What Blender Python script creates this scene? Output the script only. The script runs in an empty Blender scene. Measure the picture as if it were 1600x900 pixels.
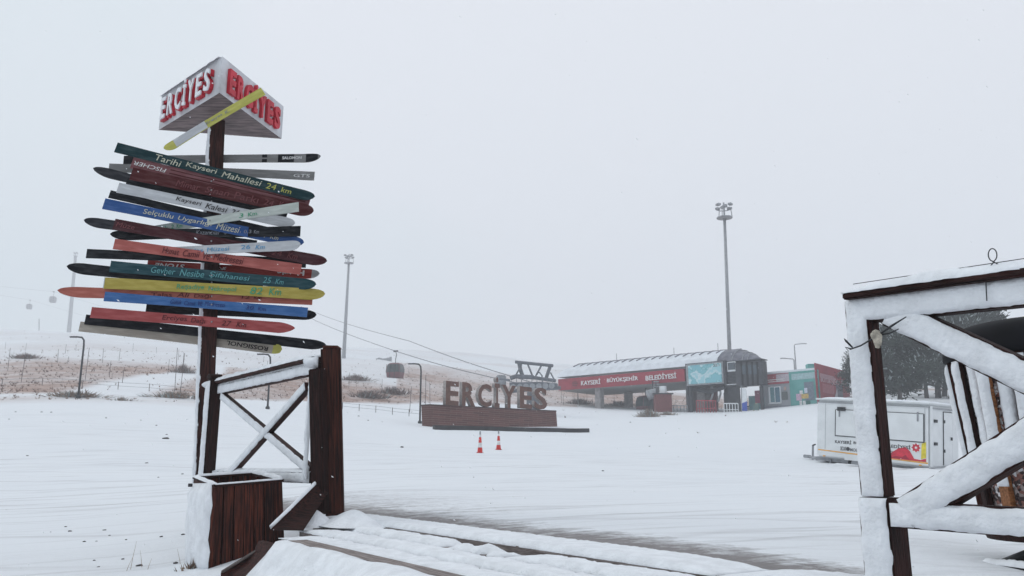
import bpy, bmesh, math, random
import numpy as np
from mathutils import Vector, Matrix, noise
R = math.radians
rnd = random.Random(7)
sc = bpy.context.scene
COL = sc.collection

# ------------------------------------------------------------------ camera, sky, light
F = 1300.0; PITCH = R(12.15); CZ = 0.65
cam = bpy.data.cameras.new('camera'); cam.lens = 36 * F / 1600; cam.sensor_width = 36
cam.clip_start = 0.05; cam.clip_end = 3000
co = bpy.data.objects.new('camera', cam); COL.objects.link(co)
co.location = (0, 0, CZ); co.rotation_euler = (R(90) + PITCH, 0, 0); sc.camera = co

w = bpy.data.worlds.new('World'); sc.world = w; w.use_nodes = True
nt = w.node_tree; nt.nodes.clear()
out = nt.nodes.new('ShaderNodeOutputWorld'); bg = nt.nodes.new('ShaderNodeBackground')
sky = nt.nodes.new('ShaderNodeTexSky'); sky.sky_type = 'NISHITA'; sky.sun_disc = False
SUN_EL, SUN_AZ = R(42), R(-60)
sky.sun_elevation = SUN_EL; sky.sun_rotation = SUN_AZ
tc = nt.nodes.new('ShaderNodeTexCoord')
nz = nt.nodes.new('ShaderNodeTexNoise'); nz.inputs['Scale'].default_value = 1.6; nz.inputs['Detail'].default_value = 4
nt.links.new(tc.outputs['Generated'], nz.inputs['Vector'])
sxyz = nt.nodes.new('ShaderNodeSeparateXYZ'); nt.links.new(tc.outputs['Generated'], sxyz.inputs[0])
cr = nt.nodes.new('ShaderNodeValToRGB')                     # cloud deck: a little cooler to the west
cr.color_ramp.elements[0].position = 0.33; cr.color_ramp.elements[0].color = (6.1, 7.0, 7.3, 1)
cr.color_ramp.elements[1].position = 0.62; cr.color_ramp.elements[1].color = (7.2, 7.4, 7.85, 1)
ad = nt.nodes.new('ShaderNodeMath'); ad.operation = 'MULTIPLY_ADD'; ad.inputs[1].default_value = 0.28; ad.inputs[2].default_value = 0.06
nt.links.new(sxyz.outputs['X'], ad.inputs[0])
ad2 = nt.nodes.new('ShaderNodeMath'); ad2.operation = 'ADD'
nt.links.new(ad.outputs[0], ad2.inputs[0]); nt.links.new(nz.outputs['Fac'], ad2.inputs[1]); nt.links.new(ad2.outputs[0], cr.inputs[0])
mx = nt.nodes.new('ShaderNodeMixRGB'); mx.inputs[0].default_value = 0.93
nt.links.new(sky.outputs[0], mx.inputs[1]); nt.links.new(cr.outputs[0], mx.inputs[2])
nt.links.new(mx.outputs[0], bg.inputs['Color']); bg.inputs['Strength'].default_value = 0.1
nt.links.new(bg.outputs[0], out.inputs['Surface'])

sun = bpy.data.lights.new('sun', 'SUN'); sun.energy = 0.6; sun.angle = R(20); sun.color = (1, .97, .93)
so = bpy.data.objects.new('sun', sun); COL.objects.link(so)
so.rotation_euler = (R(90) - SUN_EL, 0, -SUN_AZ - R(180) + R(180))
sd = Vector((math.sin(SUN_AZ) * math.cos(SUN_EL), math.cos(SUN_AZ) * math.cos(SUN_EL), math.sin(SUN_EL)))
so.rotation_euler = sd.to_track_quat('Z', 'Y').to_euler()
sc.view_settings.view_transform = 'Standard'; sc.view_settings.look = 'None'
sc.view_settings.exposure = 0.33; sc.view_settings.gamma = 1
sc.cycles.use_denoising = True
sc.cycles.max_bounces = 6; sc.cycles.diffuse_bounces = 3; sc.cycles.volume_bounces = 1
sc.cycles.volume_step_rate = 10

# ------------------------------------------------------------------ helpers
def ray(u, v):
    a = (u - 800) / F; b = (450 - v) / F
    return Vector((a, math.cos(PITCH) - b * math.sin(PITCH), math.sin(PITCH) + b * math.cos(PITCH)))
def P(u, v, d):
    r = ray(u, v); return Vector((0, 0, CZ)) + r * (d / r.y)
class Plane:
    def __init__(s, p0, p1):
        s.O = Vector((p0[0], p0[1], 0)); s.A = (Vector((p1[0], p1[1], 0)) - s.O); s.L = s.A.length; s.A.normalize()
        s.N = Vector((s.A.y, -s.A.x, 0))
        if s.N.dot(-s.O) < 0: s.N = -s.N
    def hit(s, u, v, off=0):
        r = ray(u, v); o = Vector((0, 0, CZ)); Q = s.O + s.N * off
        t = (Q - o).dot(s.N) / r.dot(s.N); return o + r * t
    def sz(s, u, v, off=0):
        h = s.hit(u, v, off); return (h - s.O).dot(s.A), h.z
    def at(s, a, z, off=0): return s.O + s.A * a + s.N * off + Vector((0, 0, z))
def wm(o):
    return (wm(o.parent) @ o.matrix_basis) if o.parent else o.matrix_basis.copy()
def link(name, me, mat, parent=None, M=None):
    o = bpy.data.objects.new(name, me); COL.objects.link(o)
    if mat and me and not me.materials: me.materials.append(mat)
    M = M or Matrix()
    if parent: o.parent = parent; o.matrix_basis = wm(parent).inverted() @ M
    else: o.matrix_basis = M
    return o
def tag(o, label=None, cat=None, group=None, kind=None):
    if label: o['label'] = label
    if cat: o['category'] = cat
    if group: o['group'] = group
    if kind: o['kind'] = kind
    return o
def thing(name, label, cat, loc, group=None):
    o = bpy.data.objects.new(name, None); COL.objects.link(o); o.location = loc; o.empty_display_size = .2
    o.matrix_basis = Matrix.Translation(Vector(loc)); return tag(o, label, cat, group)
def copy_tree(o, parent=None):
    c = o.copy(); COL.objects.link(c)
    if parent: c.parent = parent
    for ch in o.children: copy_tree(ch, c)
    return c
def mesh(vs, fs, name='m', smooth=False):
    me = bpy.data.meshes.new(name); me.from_pydata([tuple(v) for v in vs], [], fs); me.update()
    if smooth:
        for p in me.polygons: p.use_smooth = True
    return me
def frame(o, x, y):
    x = Vector(x).normalized(); y = Vector(y); y = (y - x * y.dot(x)).normalized(); z = x.cross(y)
    M = Matrix((x, y, z)).transposed().to_4x4(); M.translation = Vector(o); return M
class MB:
    """collects shapes, becomes one mesh"""
    def __init__(s): s.v = []; s.f = []; s.mi = []
    def add(s, vs, fs, m=0):
        b = len(s.v); s.v += [Vector(v) for v in vs]; s.f += [tuple(b + i for i in f) for f in fs]; s.mi += [m] * len(fs); return s
    def box(s, x0, x1, y0, y1, z0, z1, M=None, m=0, bev=0):
        if bev:
            bm = bmesh.new(); bmesh.ops.create_cube(bm, size=1)
            for v in bm.verts: v.co = Vector((x0 + (v.co.x + .5) * (x1 - x0), y0 + (v.co.y + .5) * (y1 - y0), z0 + (v.co.z + .5) * (z1 - z0)))
            bmesh.ops.bevel(bm, geom=bm.edges[:], offset=bev, segments=2, affect='EDGES')
            bm.verts.index_update(); vs = [v.co.copy() for v in bm.verts]; fs = [[v.index for v in f.verts] for f in bm.faces]; bm.free()
        else:
            vs = [Vector(p) for p in ((x0,y0,z0),(x1,y0,z0),(x1,y1,z0),(x0,y1,z0),(x0,y0,z1),(x1,y0,z1),(x1,y1,z1),(x0,y1,z1))]
            fs = [(0,3,2,1),(4,5,6,7),(0,1,5,4),(1,2,6,5),(2,3,7,6),(3,0,4,7)]
        if M: vs = [M @ v for v in vs]
        return s.add(vs, fs, m)
    def tube(s, pts, r, n=8, m=0, cap=True):
        pts = [Vector(p) for p in pts]; rs = r if isinstance(r, (list, tuple)) else [r] * len(pts)
        b = len(s.v); prev = None
        for i, p in enumerate(pts):
            t = (pts[min(i + 1, len(pts) - 1)] - pts[max(i - 1, 0)]).normalized()
            a = prev if prev is not None else (Vector((0, 0, 1)) if abs(t.z) < .9 else Vector((1, 0, 0)))
            a = (a - t * a.dot(t)).normalized(); prev = a; c = t.cross(a)
            for k in range(n):
                q = 2 * math.pi * k / n; s.v.append(p + (a * math.cos(q) + c * math.sin(q)) * rs[i])
        for i in range(len(pts) - 1):
            for k in range(n):
                s.f.append((b + i*n + k, b + i*n + (k+1) % n, b + (i+1)*n + (k+1) % n, b + (i+1)*n + k)); s.mi.append(m)
        if cap:
            s.f.append(tuple(b + k for k in range(n))[::-1]); s.mi.append(m)
            s.f.append(tuple(b + (len(pts)-1)*n + k for k in range(n))); s.mi.append(m)
        return s
    def lathe(s, prof, c, n=20, m=0):
        b = len(s.v); c = Vector(c)
        for (r, z) in prof:
            for k in range(n):
                q = 2 * math.pi * k / n; s.v.append(c + Vector((r * math.cos(q), r * math.sin(q), z)))
        for i in range(len(prof) - 1):
            for k in range(n):
                s.f.append((b + i*n + k, b + i*n + (k+1) % n, b + (i+1)*n + (k+1) % n, b + (i+1)*n + k)); s.mi.append(m)
        return s
    def poly(s, pts, n, t, m=0):
        """extruded polygon: pts 3D, thickness t along -n"""
        pts = [Vector(p) for p in pts]; k = len(pts); n = Vector(n)
        return s.add(pts + [p - n * t for p in pts], [tuple(range(k)), tuple(range(2*k-1, k-1, -1))] + [(i, i + k, (i+1) % k + k, (i+1) % k) for i in range(k)], m)
    def build(s, name, mats, parent=None, M=None, smooth=False):
        mats = mats if isinstance(mats, (list, tuple)) else [mats]
        vs = s.v
        if M is None:
            c = sum(vs, Vector()) / max(1, len(vs)); M = Matrix.Translation(c); vs = [v - c for v in vs]
        me = mesh(vs, s.f, name, smooth)
        for m in mats: me.materials.append(m)
        for p, i in zip(me.polygons, s.mi): p.material_index = i
        bm = bmesh.new(); bm.from_mesh(me); bmesh.ops.recalc_face_normals(bm, faces=bm.faces[:]); bm.to_mesh(me); bm.free()
        return link(name, me, None, parent, M)

# ------------------------------------------------------------------ materials
def mat(name, col, rough=.7, var=.15, scale=6, stretch=(1, 1, 1), bump=.0, bscale=None, metal=0, col2=None, spec=.4, fac=(.35, .65), det=5, emis=0):
    m = bpy.data.materials.new(name); m.use_nodes = True; n = m.node_tree; b = n.nodes['Principled BSDF']
    b.inputs['Roughness'].default_value = rough; b.inputs['Metallic'].default_value = metal
    b.inputs['Specular IOR Level'].default_value = spec
    t = n.nodes.new('ShaderNodeTexCoord'); mp = n.nodes.new('ShaderNodeMapping'); mp.inputs['Scale'].default_value = stretch
    n.links.new(t.outputs['Object'], mp.inputs[0])
    oi = n.nodes.new('ShaderNodeObjectInfo'); om = n.nodes.new('ShaderNodeMath'); om.operation = 'MULTIPLY'; om.inputs[1].default_value = 37.0
    n.links.new(oi.outputs['Random'], om.inputs[0]); n.links.new(om.outputs[0], mp.inputs['Location'])
    no = n.nodes.new('ShaderNodeTexNoise'); no.inputs['Scale'].default_value = scale; no.inputs['Detail'].default_value = det
    n.links.new(mp.outputs[0], no.inputs['Vector'])
    r = n.nodes.new('ShaderNodeValToRGB'); r.color_ramp.elements[0].position = fac[0]; r.color_ramp.elements[1].position = fac[1]
    c2 = col2 or tuple(min(1, c * (1 + var)) for c in col); c1 = col if col2 else tuple(c * (1 - var) for c in col)
    r.color_ramp.elements[0].color = (*c1, 1); r.color_ramp.elements[1].color = (*c2, 1)
    n.links.new(no.outputs['Fac'], r.inputs[0]); n.links.new(r.outputs[0], b.inputs['Base Color'])
    if 'wood' in name:
        tm_ = n.nodes.new('ShaderNodeMapRange'); tm_.inputs['To Min'].default_value = .6; tm_.inputs['To Max'].default_value = 1.5; n.links.new(oi.outputs['Random'], tm_.inputs['Value'])
        vm = n.nodes.new('ShaderNodeVectorMath'); vm.operation = 'SCALE'; n.links.new(r.outputs[0], vm.inputs[0]); n.links.new(tm_.outputs[0], vm.inputs['Scale']); n.links.new(vm.outputs[0], b.inputs['Base Color'])
    if bump:
        bn = n.nodes.new('ShaderNodeTexNoise'); bn.inputs['Scale'].default_value = bscale or scale * 2; bn.inputs['Detail'].default_value = 6
        n.links.new(mp.outputs[0], bn.inputs['Vector'])
        bp = n.nodes.new('ShaderNodeBump'); bp.inputs['Strength'].default_value = min(1, bump); bp.inputs['Distance'].default_value = .02
        n.links.new(bn.outputs['Fac'], bp.inputs['Height']); n.links.new(bp.outputs[0], b.inputs['Normal'])
    if emis:
        n.links.new(r.outputs[0], b.inputs['Emission Color']); b.inputs['Emission Strength'].default_value = emis
    return m
SNOW = mat('snow', (.80, .82, .855), .7, .07, 14, bump=.45, bscale=55, spec=.25)
SNOWFAR = mat('snow_far', (.80, .83, .88), .7, .05, 1, bump=.3, bscale=3, spec=.2)
WOOD = mat('stained_wood', (.011, .005, .0045), .7, .5, 14, (.5, 7, 7), bump=.5, bscale=30, col2=(.050, .016, .013), spec=.2)
WOODR = mat('red_stained_wood', (.020, .007, .006), .6, .5, 10, (.5, 9, 9), bump=.5, bscale=26, col2=(.13, .033, .018), fac=(.4, .72), spec=.2)
WOODG = mat('weathered_wood', (.10, .08, .075), .8, .4, 12, (.6, 9, 9), bump=.5, bscale=30, col2=(.22, .19, .18))
WOODB = mat('brown_wood', (.12, .045, .015), .6, .4, 12, (9, 9, .6), bump=.4, bscale=30, col2=(.24, .10, .04))
METAL = mat('galvanised_metal', (.30, .31, .33), .5, .2, 4, metal=.3)
DARKM = mat('dark_metal', (.03, .032, .036), .5, .3, 10)
BLACK = mat('black_plastic', (.006, .006, .008), .7, .3, 8, spec=.15)
WHITE = mat('white_paint', (.78, .80, .82), .35, .04, 2)
GLASS = mat('dark_glass', (.05, .07, .09), .12, .2, 2, spec=.6)
RED = mat('red_panel', (.34, .022, .045), .5, .1, 2)
CONC = mat('concrete', (.30, .28, .28), .85, .2, 3, bump=.3)

# ------------------------------------------------------------------ terrain
US = [-2500, -300, 100, 300, 540, 640, 900, 1140, 1400, 1800, 3500]
DS = [1.0, 3, 5, 8, 12, 20, 30, 45, 60, 75, 95, 120, 160, 220, 300, 420, 640]
ZT = {  # height of the ground along each bearing
-2500:[0, 0, 0, .05, .15, .7, 1.9, 3.9, 6.0, 9.2, 13.5, 17, 23, 33, 48, 60, 70],
-300: [0, 0, 0, .05, .15, .7, 1.9, 3.9, 6.0, 9.2, 13.5, 17, 23, 34, 49.5, 61, 70],
100:  [0, 0, 0, .05, .15, .7, 1.9, 3.9, 6.0, 9.2, 13.5, 17, 23, 34, 49, 60, 70],
300:  [0, 0, 0, .12, .20, .65, 1.6, 3.5, 5.6, 8.4, 12.2, 15.6, 21.5, 32, 46, 60, 74],
540:  [0, .05, .26, .33, .34, .60, 1.25, 2.6, 4.3, 5.8, 9.8, 13.8, 19.8, 29, 42, 60, 78],
640:  [0, .10, .30, .335, .36, .62, 1.15, 2.2, 3.8, 5.3, 8.6, 12.6, 18.5, 27.5, 40, 58, 80],
900:  [0, .30, .33, .335, .36, .58, 1.02, 1.9, 3.1, 4.5, 6.5, 9.5, 15.5, 23, 34, 50, 74],
1140: [0, .32, .335, .335, .36, .48, .72, 1.8, 3.1, 4.7, 6.6, 9.0, 13, 19, 28, 40, 60],
1400: [0, .305, .31, .32, .33, .38, .52, 2.3, 4.4, 6.3, 9.2, 11.9, 16.3, 23, 31.5, 44, 62],
1800: [0, .18, .22, .26, .33, .42, .80, 2.4, 4.4, 6.3, 9.2, 11.9, 16.3, 23, 31.5, 44, 62],
3500: [0, .18, .22, .26, .33, .42, .80, 2.4, 4.4, 6.3, 9.2, 11.9, 16.3, 23, 31.5, 44, 62]}
TH = np.array([math.atan((u - 800) / F) for u in US])
front = np.linspace(-R(46), R(46), 620)
side = R(46) + np.linspace(R(4), R(268) - R(4), 44)
ths = np.concatenate([front, side])
rs = np.exp(np.linspace(math.log(1.0), math.log(640), 420))
rows = np.array([[np.interp(math.log(d), np.log(DS), ZT[u]) for d in rs] for u in US])   # US x r
def wrap(t): return (t + math.pi) % (2 * math.pi) - math.pi
tw = np.array([wrap(t) for t in ths])
dd = np.maximum(np.cos(tw), .45)
H = np.zeros((len(ths), len(rs)))
for i, t in enumerate(tw):
    j = np.interp(np.clip(t, TH[0], TH[-1]), TH, np.arange(len(US))); a = int(min(j, len(US) - 2)); f = j - a
    row = rows[a] * (1 - f) + rows[a + 1] * f
    H[i] = np.interp(np.log(rs * dd[i]), np.log(rs), row)
nf = len(front)
for _ in range(10):
    Hp = np.pad(H, ((0, 0), (3, 3)), mode='edge')
    H = sum(Hp[:, k:k + H.shape[1]] for k in range(7)) / 7
    G = H[:nf]; Gp = np.pad(G, ((6, 6), (0, 0)), mode='edge'); H[:nf] = sum(Gp[k:k + nf] for k in range(13)) / 13
X = np.sin(tw)[:, None] * rs[None]; Y = np.cos(tw)[:, None] * rs[None]
for i in range(H.shape[0]):
    for j in range(H.shape[1]):
        r_ = rs[j]; x, y = X[i, j], Y[i, j]
        if r_ < 60: h = .010 * noise.noise(Vector((x * 1.3, y * 1.3, 0))) + .006 * noise.noise(Vector(((x * .86 + y * .5) * .8, (y * .86 - x * .5) * 5, 0))) + .02 * min(1, r_ / 20) * noise.noise(Vector((x * .35, y * .35, 3)))
        else: h = .02 * noise.noise(Vector((x * .35, y * .35, 3)))
        if r_ > 50:
            k = min(1, (r_ - 50) / 60)
            if tw[i] > -.1: k = min(k, max(0, min(1, (r_ - 108) / 60)) + .12 * max(0, 1 - (tw[i] + .1) / .1))
            h += k * (1.0 * noise.fractal(Vector((x * .03, y * .03, 5)), 1, 2, 4) + .25 * noise.noise(Vector((x * .25, y * .25, 8))))
        if r_ > 200: h += (r_ - 200) * .012 * noise.noise(Vector((x * .006, y * .006, 1)))
        H[i, j] += h
        q_ = (x - 1.09) * -.852 + (y - 2.53) * -.524; t_ = (x - 1.09) * -.524 + (y - 2.53) * .852
        if q_ > -.03 and -3.5 < t_ < 4.4 - 1.75 * max(q_, 0) and q_ < 1.05: H[i, j] = min(H[i, j], .18)
        if q_ >= 1.0 and t_ < 3.3: H[i, j] = min(H[i, j], -.05 if t_ < 3 else .0)
def gz(x, y):
    r_ = min(max(math.hypot(x, y), 1.01), 630); t = math.atan2(x, y)
    fj = (math.log(r_) - math.log(rs[0])) / (math.log(rs[-1]) - math.log(rs[0])) * (len(rs) - 1); j = int(fj); fj -= j
    fi = (t - front[0]) / (front[-1] - front[0]) * (nf - 1); fi = min(max(fi, 0), nf - 2 + .999); i = int(fi); fi -= i
    return float((H[i, j] * (1 - fj) + H[i, j + 1] * fj) * (1 - fi) + (H[i + 1, j] * (1 - fj) + H[i + 1, j + 1] * fj) * fi)
def G(u, d, dz=0):
    x = (u - 800) / F * d
    for _ in range(4):                                   # the column that projects to u at ground height
        z = gz(x, d); k = (z - CZ) / d; y_ = math.cos(PITCH) + k * math.sin(PITCH); x = (u - 800) / F * d * y_
    return Vector((x, d, gz(x, d) + dz))
def bare_at(x, y):
    """how much dry grass shows through the thin snow; whitened far off to suggest haze"""
    r_ = math.hypot(x, y); u = 800 + F * x / max(y, .1) if y > 0 else -2000
    if y <= 0: return .3 if r_ > 70 else 0
    n1 = noise.fractal(Vector((x * .02, y * .02, 0)), 1, 2, 4); n2 = noise.noise(Vector((x * .09, y * .05, 4)))
    lo = 60 if u < 350 else (60 + (u - 350) * .08 if u < 900 else 108)
    b = 0
    if r_ > lo: b = min(1, (r_ - lo) / 3.5) * (.80 + .35 * n1 + .25 * n2)
    if u < 620 and r_ > 98: b *= max(.16, 1 - (r_ - 98) / 14)
    if u < 620:                                         # groomed run sweeping down to the plaza
        uc = 330 - (98 - min(r_, 98)) * 4.4
        wd = 26 + (98 - min(r_, 98)) * 1.6
        if r_ < 112: b *= min(1, max(0.05, (abs(u - uc) - wd * .6) / (wd * .5)))
    if r_ > 150: b = max(b * max(0, 1 - (r_ - 150) / 60), .10 + .25 * n1)  # grass faded out with distance, whitening the far ridge as haze would
    if u > 1250: b = (.8 + n1) * max(0, 1 - abs(r_ - 112) / 16)
    if 50 < r_ < 64 and u < 330: b = max(b, .55 * max(0, 1 - abs(r_ - 56) / 5) * max(0, n2 + .35))
    return max(0, min(1, b))
E0 = Vector((1.09, 2.53, 0)); DV = Vector((-.524, .852, 0)).normalized(); NV = Vector((-DV.y, DV.x, 0))
def dirt_at(x, y):
    q = (Vector((x, y, 0)) - E0).dot(NV); t = (Vector((x, y, 0)) - E0).dot(DV)
    if q > .1 or t > 9 or t < -3: return 0
    wdt = .58 + .09 * max(t, 0)
    k = max(0, 1 - (-q) / max(wdt, .2)) ** .7
    if t > 2.0: k = max(k, .62 * max(0, 1 - (-q) / (1.5 + (t - 2) * .5)) * min(1, (t - 2) / 2))
    return min(1, k)
nr = len(rs); nth = len(ths)
vs = [(X[i, j], Y[i, j], H[i, j]) for i in range(nth) for j in range(nr)]; vs.append((0, 0, float(H[:, 0].mean())))
fs = []
for i in range(nth):
    i2 = (i + 1) % nth
    for j in range(nr - 1): fs.append((i*nr + j, i*nr + j + 1, i2*nr + j + 1, i2*nr + j))
    fs.append((i*nr, i2*nr, nth*nr))
fs = [f[::-1] if len(f) == 4 else f for f in fs]
gm = mesh(vs, fs, 'ground', True)
bm = bmesh.new(); bm.from_mesh(gm); bmesh.ops.recalc_face_normals(bm, faces=bm.faces[:])
if sum(f.normal.z for f in bm.faces) < 0: bmesh.ops.reverse_faces(bm, faces=bm.faces[:])
bm.to_mesh(gm); bm.free()
gm.attributes.new('bare', 'FLOAT', 'POINT').data.foreach_set('value', [bare_at(v[0], v[1]) for v in vs])
gm.attributes.new('dirt', 'FLOAT', 'POINT').data.foreach_set('value', [dirt_at(v[0], v[1]) if math.hypot(v[0], v[1]) < 16 else 0 for v in vs])

def ground_mat():
    m = bpy.data.materials.new('snowy_ground'); m.use_nodes = True; n = m.node_tree; L = n.links; b = n.nodes['Principled BSDF']
    N = n.nodes.new; b.inputs['Roughness'].default_value = .75; b.inputs['Specular IOR Level'].default_value = .2
    tc = N('ShaderNodeTexCoord')
    def noi(scale, stretch=(1, 1, 1), rot=0, det=5, rough=.55):
        mp = N('ShaderNodeMapping'); mp.inputs['Rotation'].default_value = (0, 0, rot); 
        m2 = N('ShaderNodeMapping'); m2.inputs['Scale'].default_value = stretch
        L.new(tc.outputs['Object'], mp.inputs[0]); L.new(mp.outputs[0], m2.inputs[0])
        t = N('ShaderNodeTexNoise'); t.inputs['Scale'].default_value = scale; t.inputs['Detail'].default_value = det; t.inputs['Roughness'].default_value = rough
        L.new(m2.outputs[0], t.inputs['Vector']); return t.outputs['Fac']
    def ramp(f, a, c, inv=False):
        r = N('ShaderNodeMapRange'); r.inputs['From Min'].default_value = a; r.inputs['From Max'].default_value = c
        L.new(f, r.inputs['Value']); return r.outputs[0]
    def mth(op, a, c):
        x = N('ShaderNodeMath'); x.operation = op; x.use_clamp = False
        for k, q in enumerate((a, c)):
            if isinstance(q, (int, float)): x.inputs[k].default_value = q
            else: L.new(q, x.inputs[k])
        return x.outputs[0]
    def attr(nm):
        a = N('ShaderNodeAttribute'); a.attribute_name = nm; return a.outputs['Fac']
    def mix(f, a, c):
        x = N('ShaderNodeMixRGB')
        L.new(f, x.inputs[0])
        for k, q in ((1, a), (2, c)):
            if isinstance(q, tuple): x.inputs[k].default_value = (*q, 1)
            else: L.new(q, x.inputs[k])
        return x.outputs[0]
    ang = -math.atan2(.50, .86)
    snow = mix(noi(.5), (.76, .785, .825), (.83, .85, .88))
    grass = mix(noi(.8, det=9), (.20, .115, .09), (.48, .305, .235))
    gfac = mth('MULTIPLY', attr('bare'), mth('ADD', .55, mth('MULTIPLY', .75, ramp(noi(.35, (1, 1, 2), det=9, rough=.75), .34, .70))))
    gfac = mth('MINIMUM', gfac, .94)
    c = mix(gfac, snow, grass)
    # wind-bared streaks across the plaza and the wet strip along the deck edge
    st = ramp(noi(2.2, (.16, 2.6, 1), ang, 7, .6), .53, .70)
    st = mth('MULTIPLY', st, ramp(noi(.22, (1, 1, 1), 0, 3), .36, .60))
    sp = N('ShaderNodeSeparateXYZ'); L.new(tc.outputs['Object'], sp.inputs[0])
    near = N('ShaderNodeMapRange'); near.inputs['From Min'].default_value = 48; near.inputs['From Max'].default_value = 22
    L.new(sp.outputs['Y'], near.inputs['Value']); st = mth('MULTIPLY', st, near.outputs[0]); st = mth('MULTIPLY', st, .5)
    c = mix(st, c, (.20, .185, .185))
    fk = mth('MULTIPLY', ramp(noi(11, (.6, 1.5, 1), ang, 9, .8), .58, .72), ramp(noi(.5, (1, 1, 1), 0, 3), .42, .62)); fk = mth('MULTIPLY', fk, near.outputs[0]); fk = mth('MULTIPLY', fk, .32)
    c = mix(fk, c, (.24, .22, .22))
    tk = mth('MULTIPLY', ramp(noi(.9, (.10, 3.2, 1), .06, 6, .6), .58, .68), ramp(noi(.15, (1, 1, 1), 0, 3), .40, .60)); tk = mth('MULTIPLY', tk, near.outputs[0]); c = mix(mth('MULTIPLY', tk, .40), c, (.30, .28, .29))
    dn = mth('ADD', mth('MULTIPLY', ramp(noi(3.4, (.35, 3.6, 1), ang, 8, .68), .30, .62), .45), mth('MULTIPLY', ramp(noi(9, (1, 1, 1), 0, 10, .8), .32, .62), .55))
    dn2 = mth('SUBTRACT', mth('MULTIPLY', attr('dirt'), 1.45), dn); dn2 = ramp(dn2, -.08, .5)
    dn2 = mth('MULTIPLY', dn2, .85)
    c = mix(dn2, c, mix(noi(14, det=8), (.075, .058, .055), (.22, .19, .18)))
    L.new(c, b.inputs['Base Color'])
    bp = N('ShaderNodeBump'); bp.inputs['Strength'].default_value = .5; bp.inputs['Distance'].default_value = .05
    L.new(mth('ADD', noi(7, (.5, 1.6, 1), ang, 8, .65), mth('MULTIPLY', noi(40, det=4), .2)), bp.inputs['Height']); L.new(bp.outputs[0], b.inputs['Normal'])
    return m
go = link('ground', gm, ground_mat()); tag(go, kind='structure')

# ------------------------------------------------------------------ haze of the snowfall
HZ = MB().box(-655, 655, -655, 655, -1.2, 135).build('haze', bpy.data.materials.new('haze_air'))
hm = HZ.data.materials[0]; hm.use_nodes = True; hm.node_tree.nodes.clear()
pv = hm.node_tree.nodes.new('ShaderNodeVolumePrincipled'); ho = hm.node_tree.nodes.new('ShaderNodeOutputMaterial')
pv.inputs['Color'].default_value = (.94, .96, 1, 1); pv.inputs['Density'].default_value = .0019; pv.inputs['Anisotropy'].default_value = .1
hm.node_tree.links.new(pv.outputs[0], ho.inputs['Volume']); tag(HZ, kind='stuff')

# ------------------------------------------------------------------ snow pads, beams, text
def snow_pad(L, W, T, seed=0, res=None, jit=None, pw=5, lump=.35):
    """pillow of clinging snow: x length, y width, z thickness; ragged rim"""
    res = res or max(.012, W / 9); nx = max(3, int(L / res)); ny = max(5, int(W / res)); nx = min(nx, 220); jit = W * .08 if jit is None else jit
    vs = []; fs = []
    for i in range(nx + 1):
        x = (i / nx - .5) * L
        e0 = -W/2 + jit * noise.noise(Vector((x * 14, seed, 1))) + jit * .8 * noise.noise(Vector((x * 45, seed, 2)))
        e1 = W/2 + jit * noise.noise(Vector((x * 14, seed, 5))) + jit * .8 * noise.noise(Vector((x * 45, seed, 6)))
        fx = 1 - abs(2 * i / nx - 1) ** 14
        for j in range(ny + 1):
            k = j / ny; y = e0 + (e1 - e0) * k
            fy = 1 - abs(2 * k - 1) ** pw
            z = T * fx * max(0, fy) * (1 + lump * noise.noise(Vector((x * 9, y * 9, seed)))) + min(T, .02) * .22 * noise.noise(Vector((x * 60, y * 60, seed))) * fx * fy
            vs.append((x, y, max(z, 0)))
    for i in range(nx):
        for j in range(ny): fs.append((i*(ny+1)+j, (i+1)*(ny+1)+j, (i+1)*(ny+1)+j+1, i*(ny+1)+j+1))
    b = len(vs)
    rim = [i*(ny+1) for i in range(nx+1)] + [nx*(ny+1)+j for j in range(1, ny+1)] + [i*(ny+1)+ny for i in range(nx-1, -1, -1)] + [j for j in range(ny-1, 0, -1)]
    for r_ in rim: vs.append((vs[r_][0], vs[r_][1], -.004))
    k = len(rim)
    for a in range(k): fs.append((rim[a], b + a, b + (a+1) % k, rim[(a+1) % k]))
    fs = [f[::-1] for f in fs]
    me = mesh(vs, fs, 'snow', True); bmn = bmesh.new(); bmn.from_mesh(me); bmesh.ops.recalc_face_normals(bmn, faces=bmn.faces[:])
    if sum(f.normal.z for f in bmn.faces) < 0: bmesh.ops.reverse_faces(bmn, faces=bmn.faces[:])
    bmn.to_mesh(me); bmn.free(); return me
SEED = [0]
def pad(parent, o, x, y, L, W, T, mat_=None, name='snow_crust', **k):
    SEED[0] += 1.7
    return link(name, snow_pad(L, W, T, SEED[0], **k), mat_ or SNOW, parent, frame(o, x, y))
def beam(name, p0, p1, h, t, N, m, parent, snow=0, top=0, bev=.004, ext=0, sw=1.0, topw=.95, botsnow=False):
    """board from p0 to p1 (axis on its front face), h across, t deep behind N. snow = crust on the N face, top = crust on its upper side"""
    p0 = Vector(p0); p1 = Vector(p1); x = (p1 - p0).normalized(); N = Vector(N); N = (N - x * N.dot(x)).normalized()
    y = N.cross(x); L = (p1 - p0).length + ext
    M = frame((p0 + p1) / 2, x, y)
    o = MB().box(-L/2, L/2, -h/2, h/2, -t, 0, bev=bev).build(name, m, parent, M)
    if snow: pad(o, (p0 + p1) / 2 + N * .0015, x, y, L * .995, h * .91 * sw, snow * .5, pw=12, jit=h * .05, lump=.3)
    if top:
        yy = y if y.z > 0 else -y
        c = (p0 + p1) / 2 + yy * (h/2 + .001) - N * t / 2
        pad(o, c, x, -N if x.cross(-N).dot(yy) > 0 else N, L * .99, t * topw + .012, top, pw=3)
    return o
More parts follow.
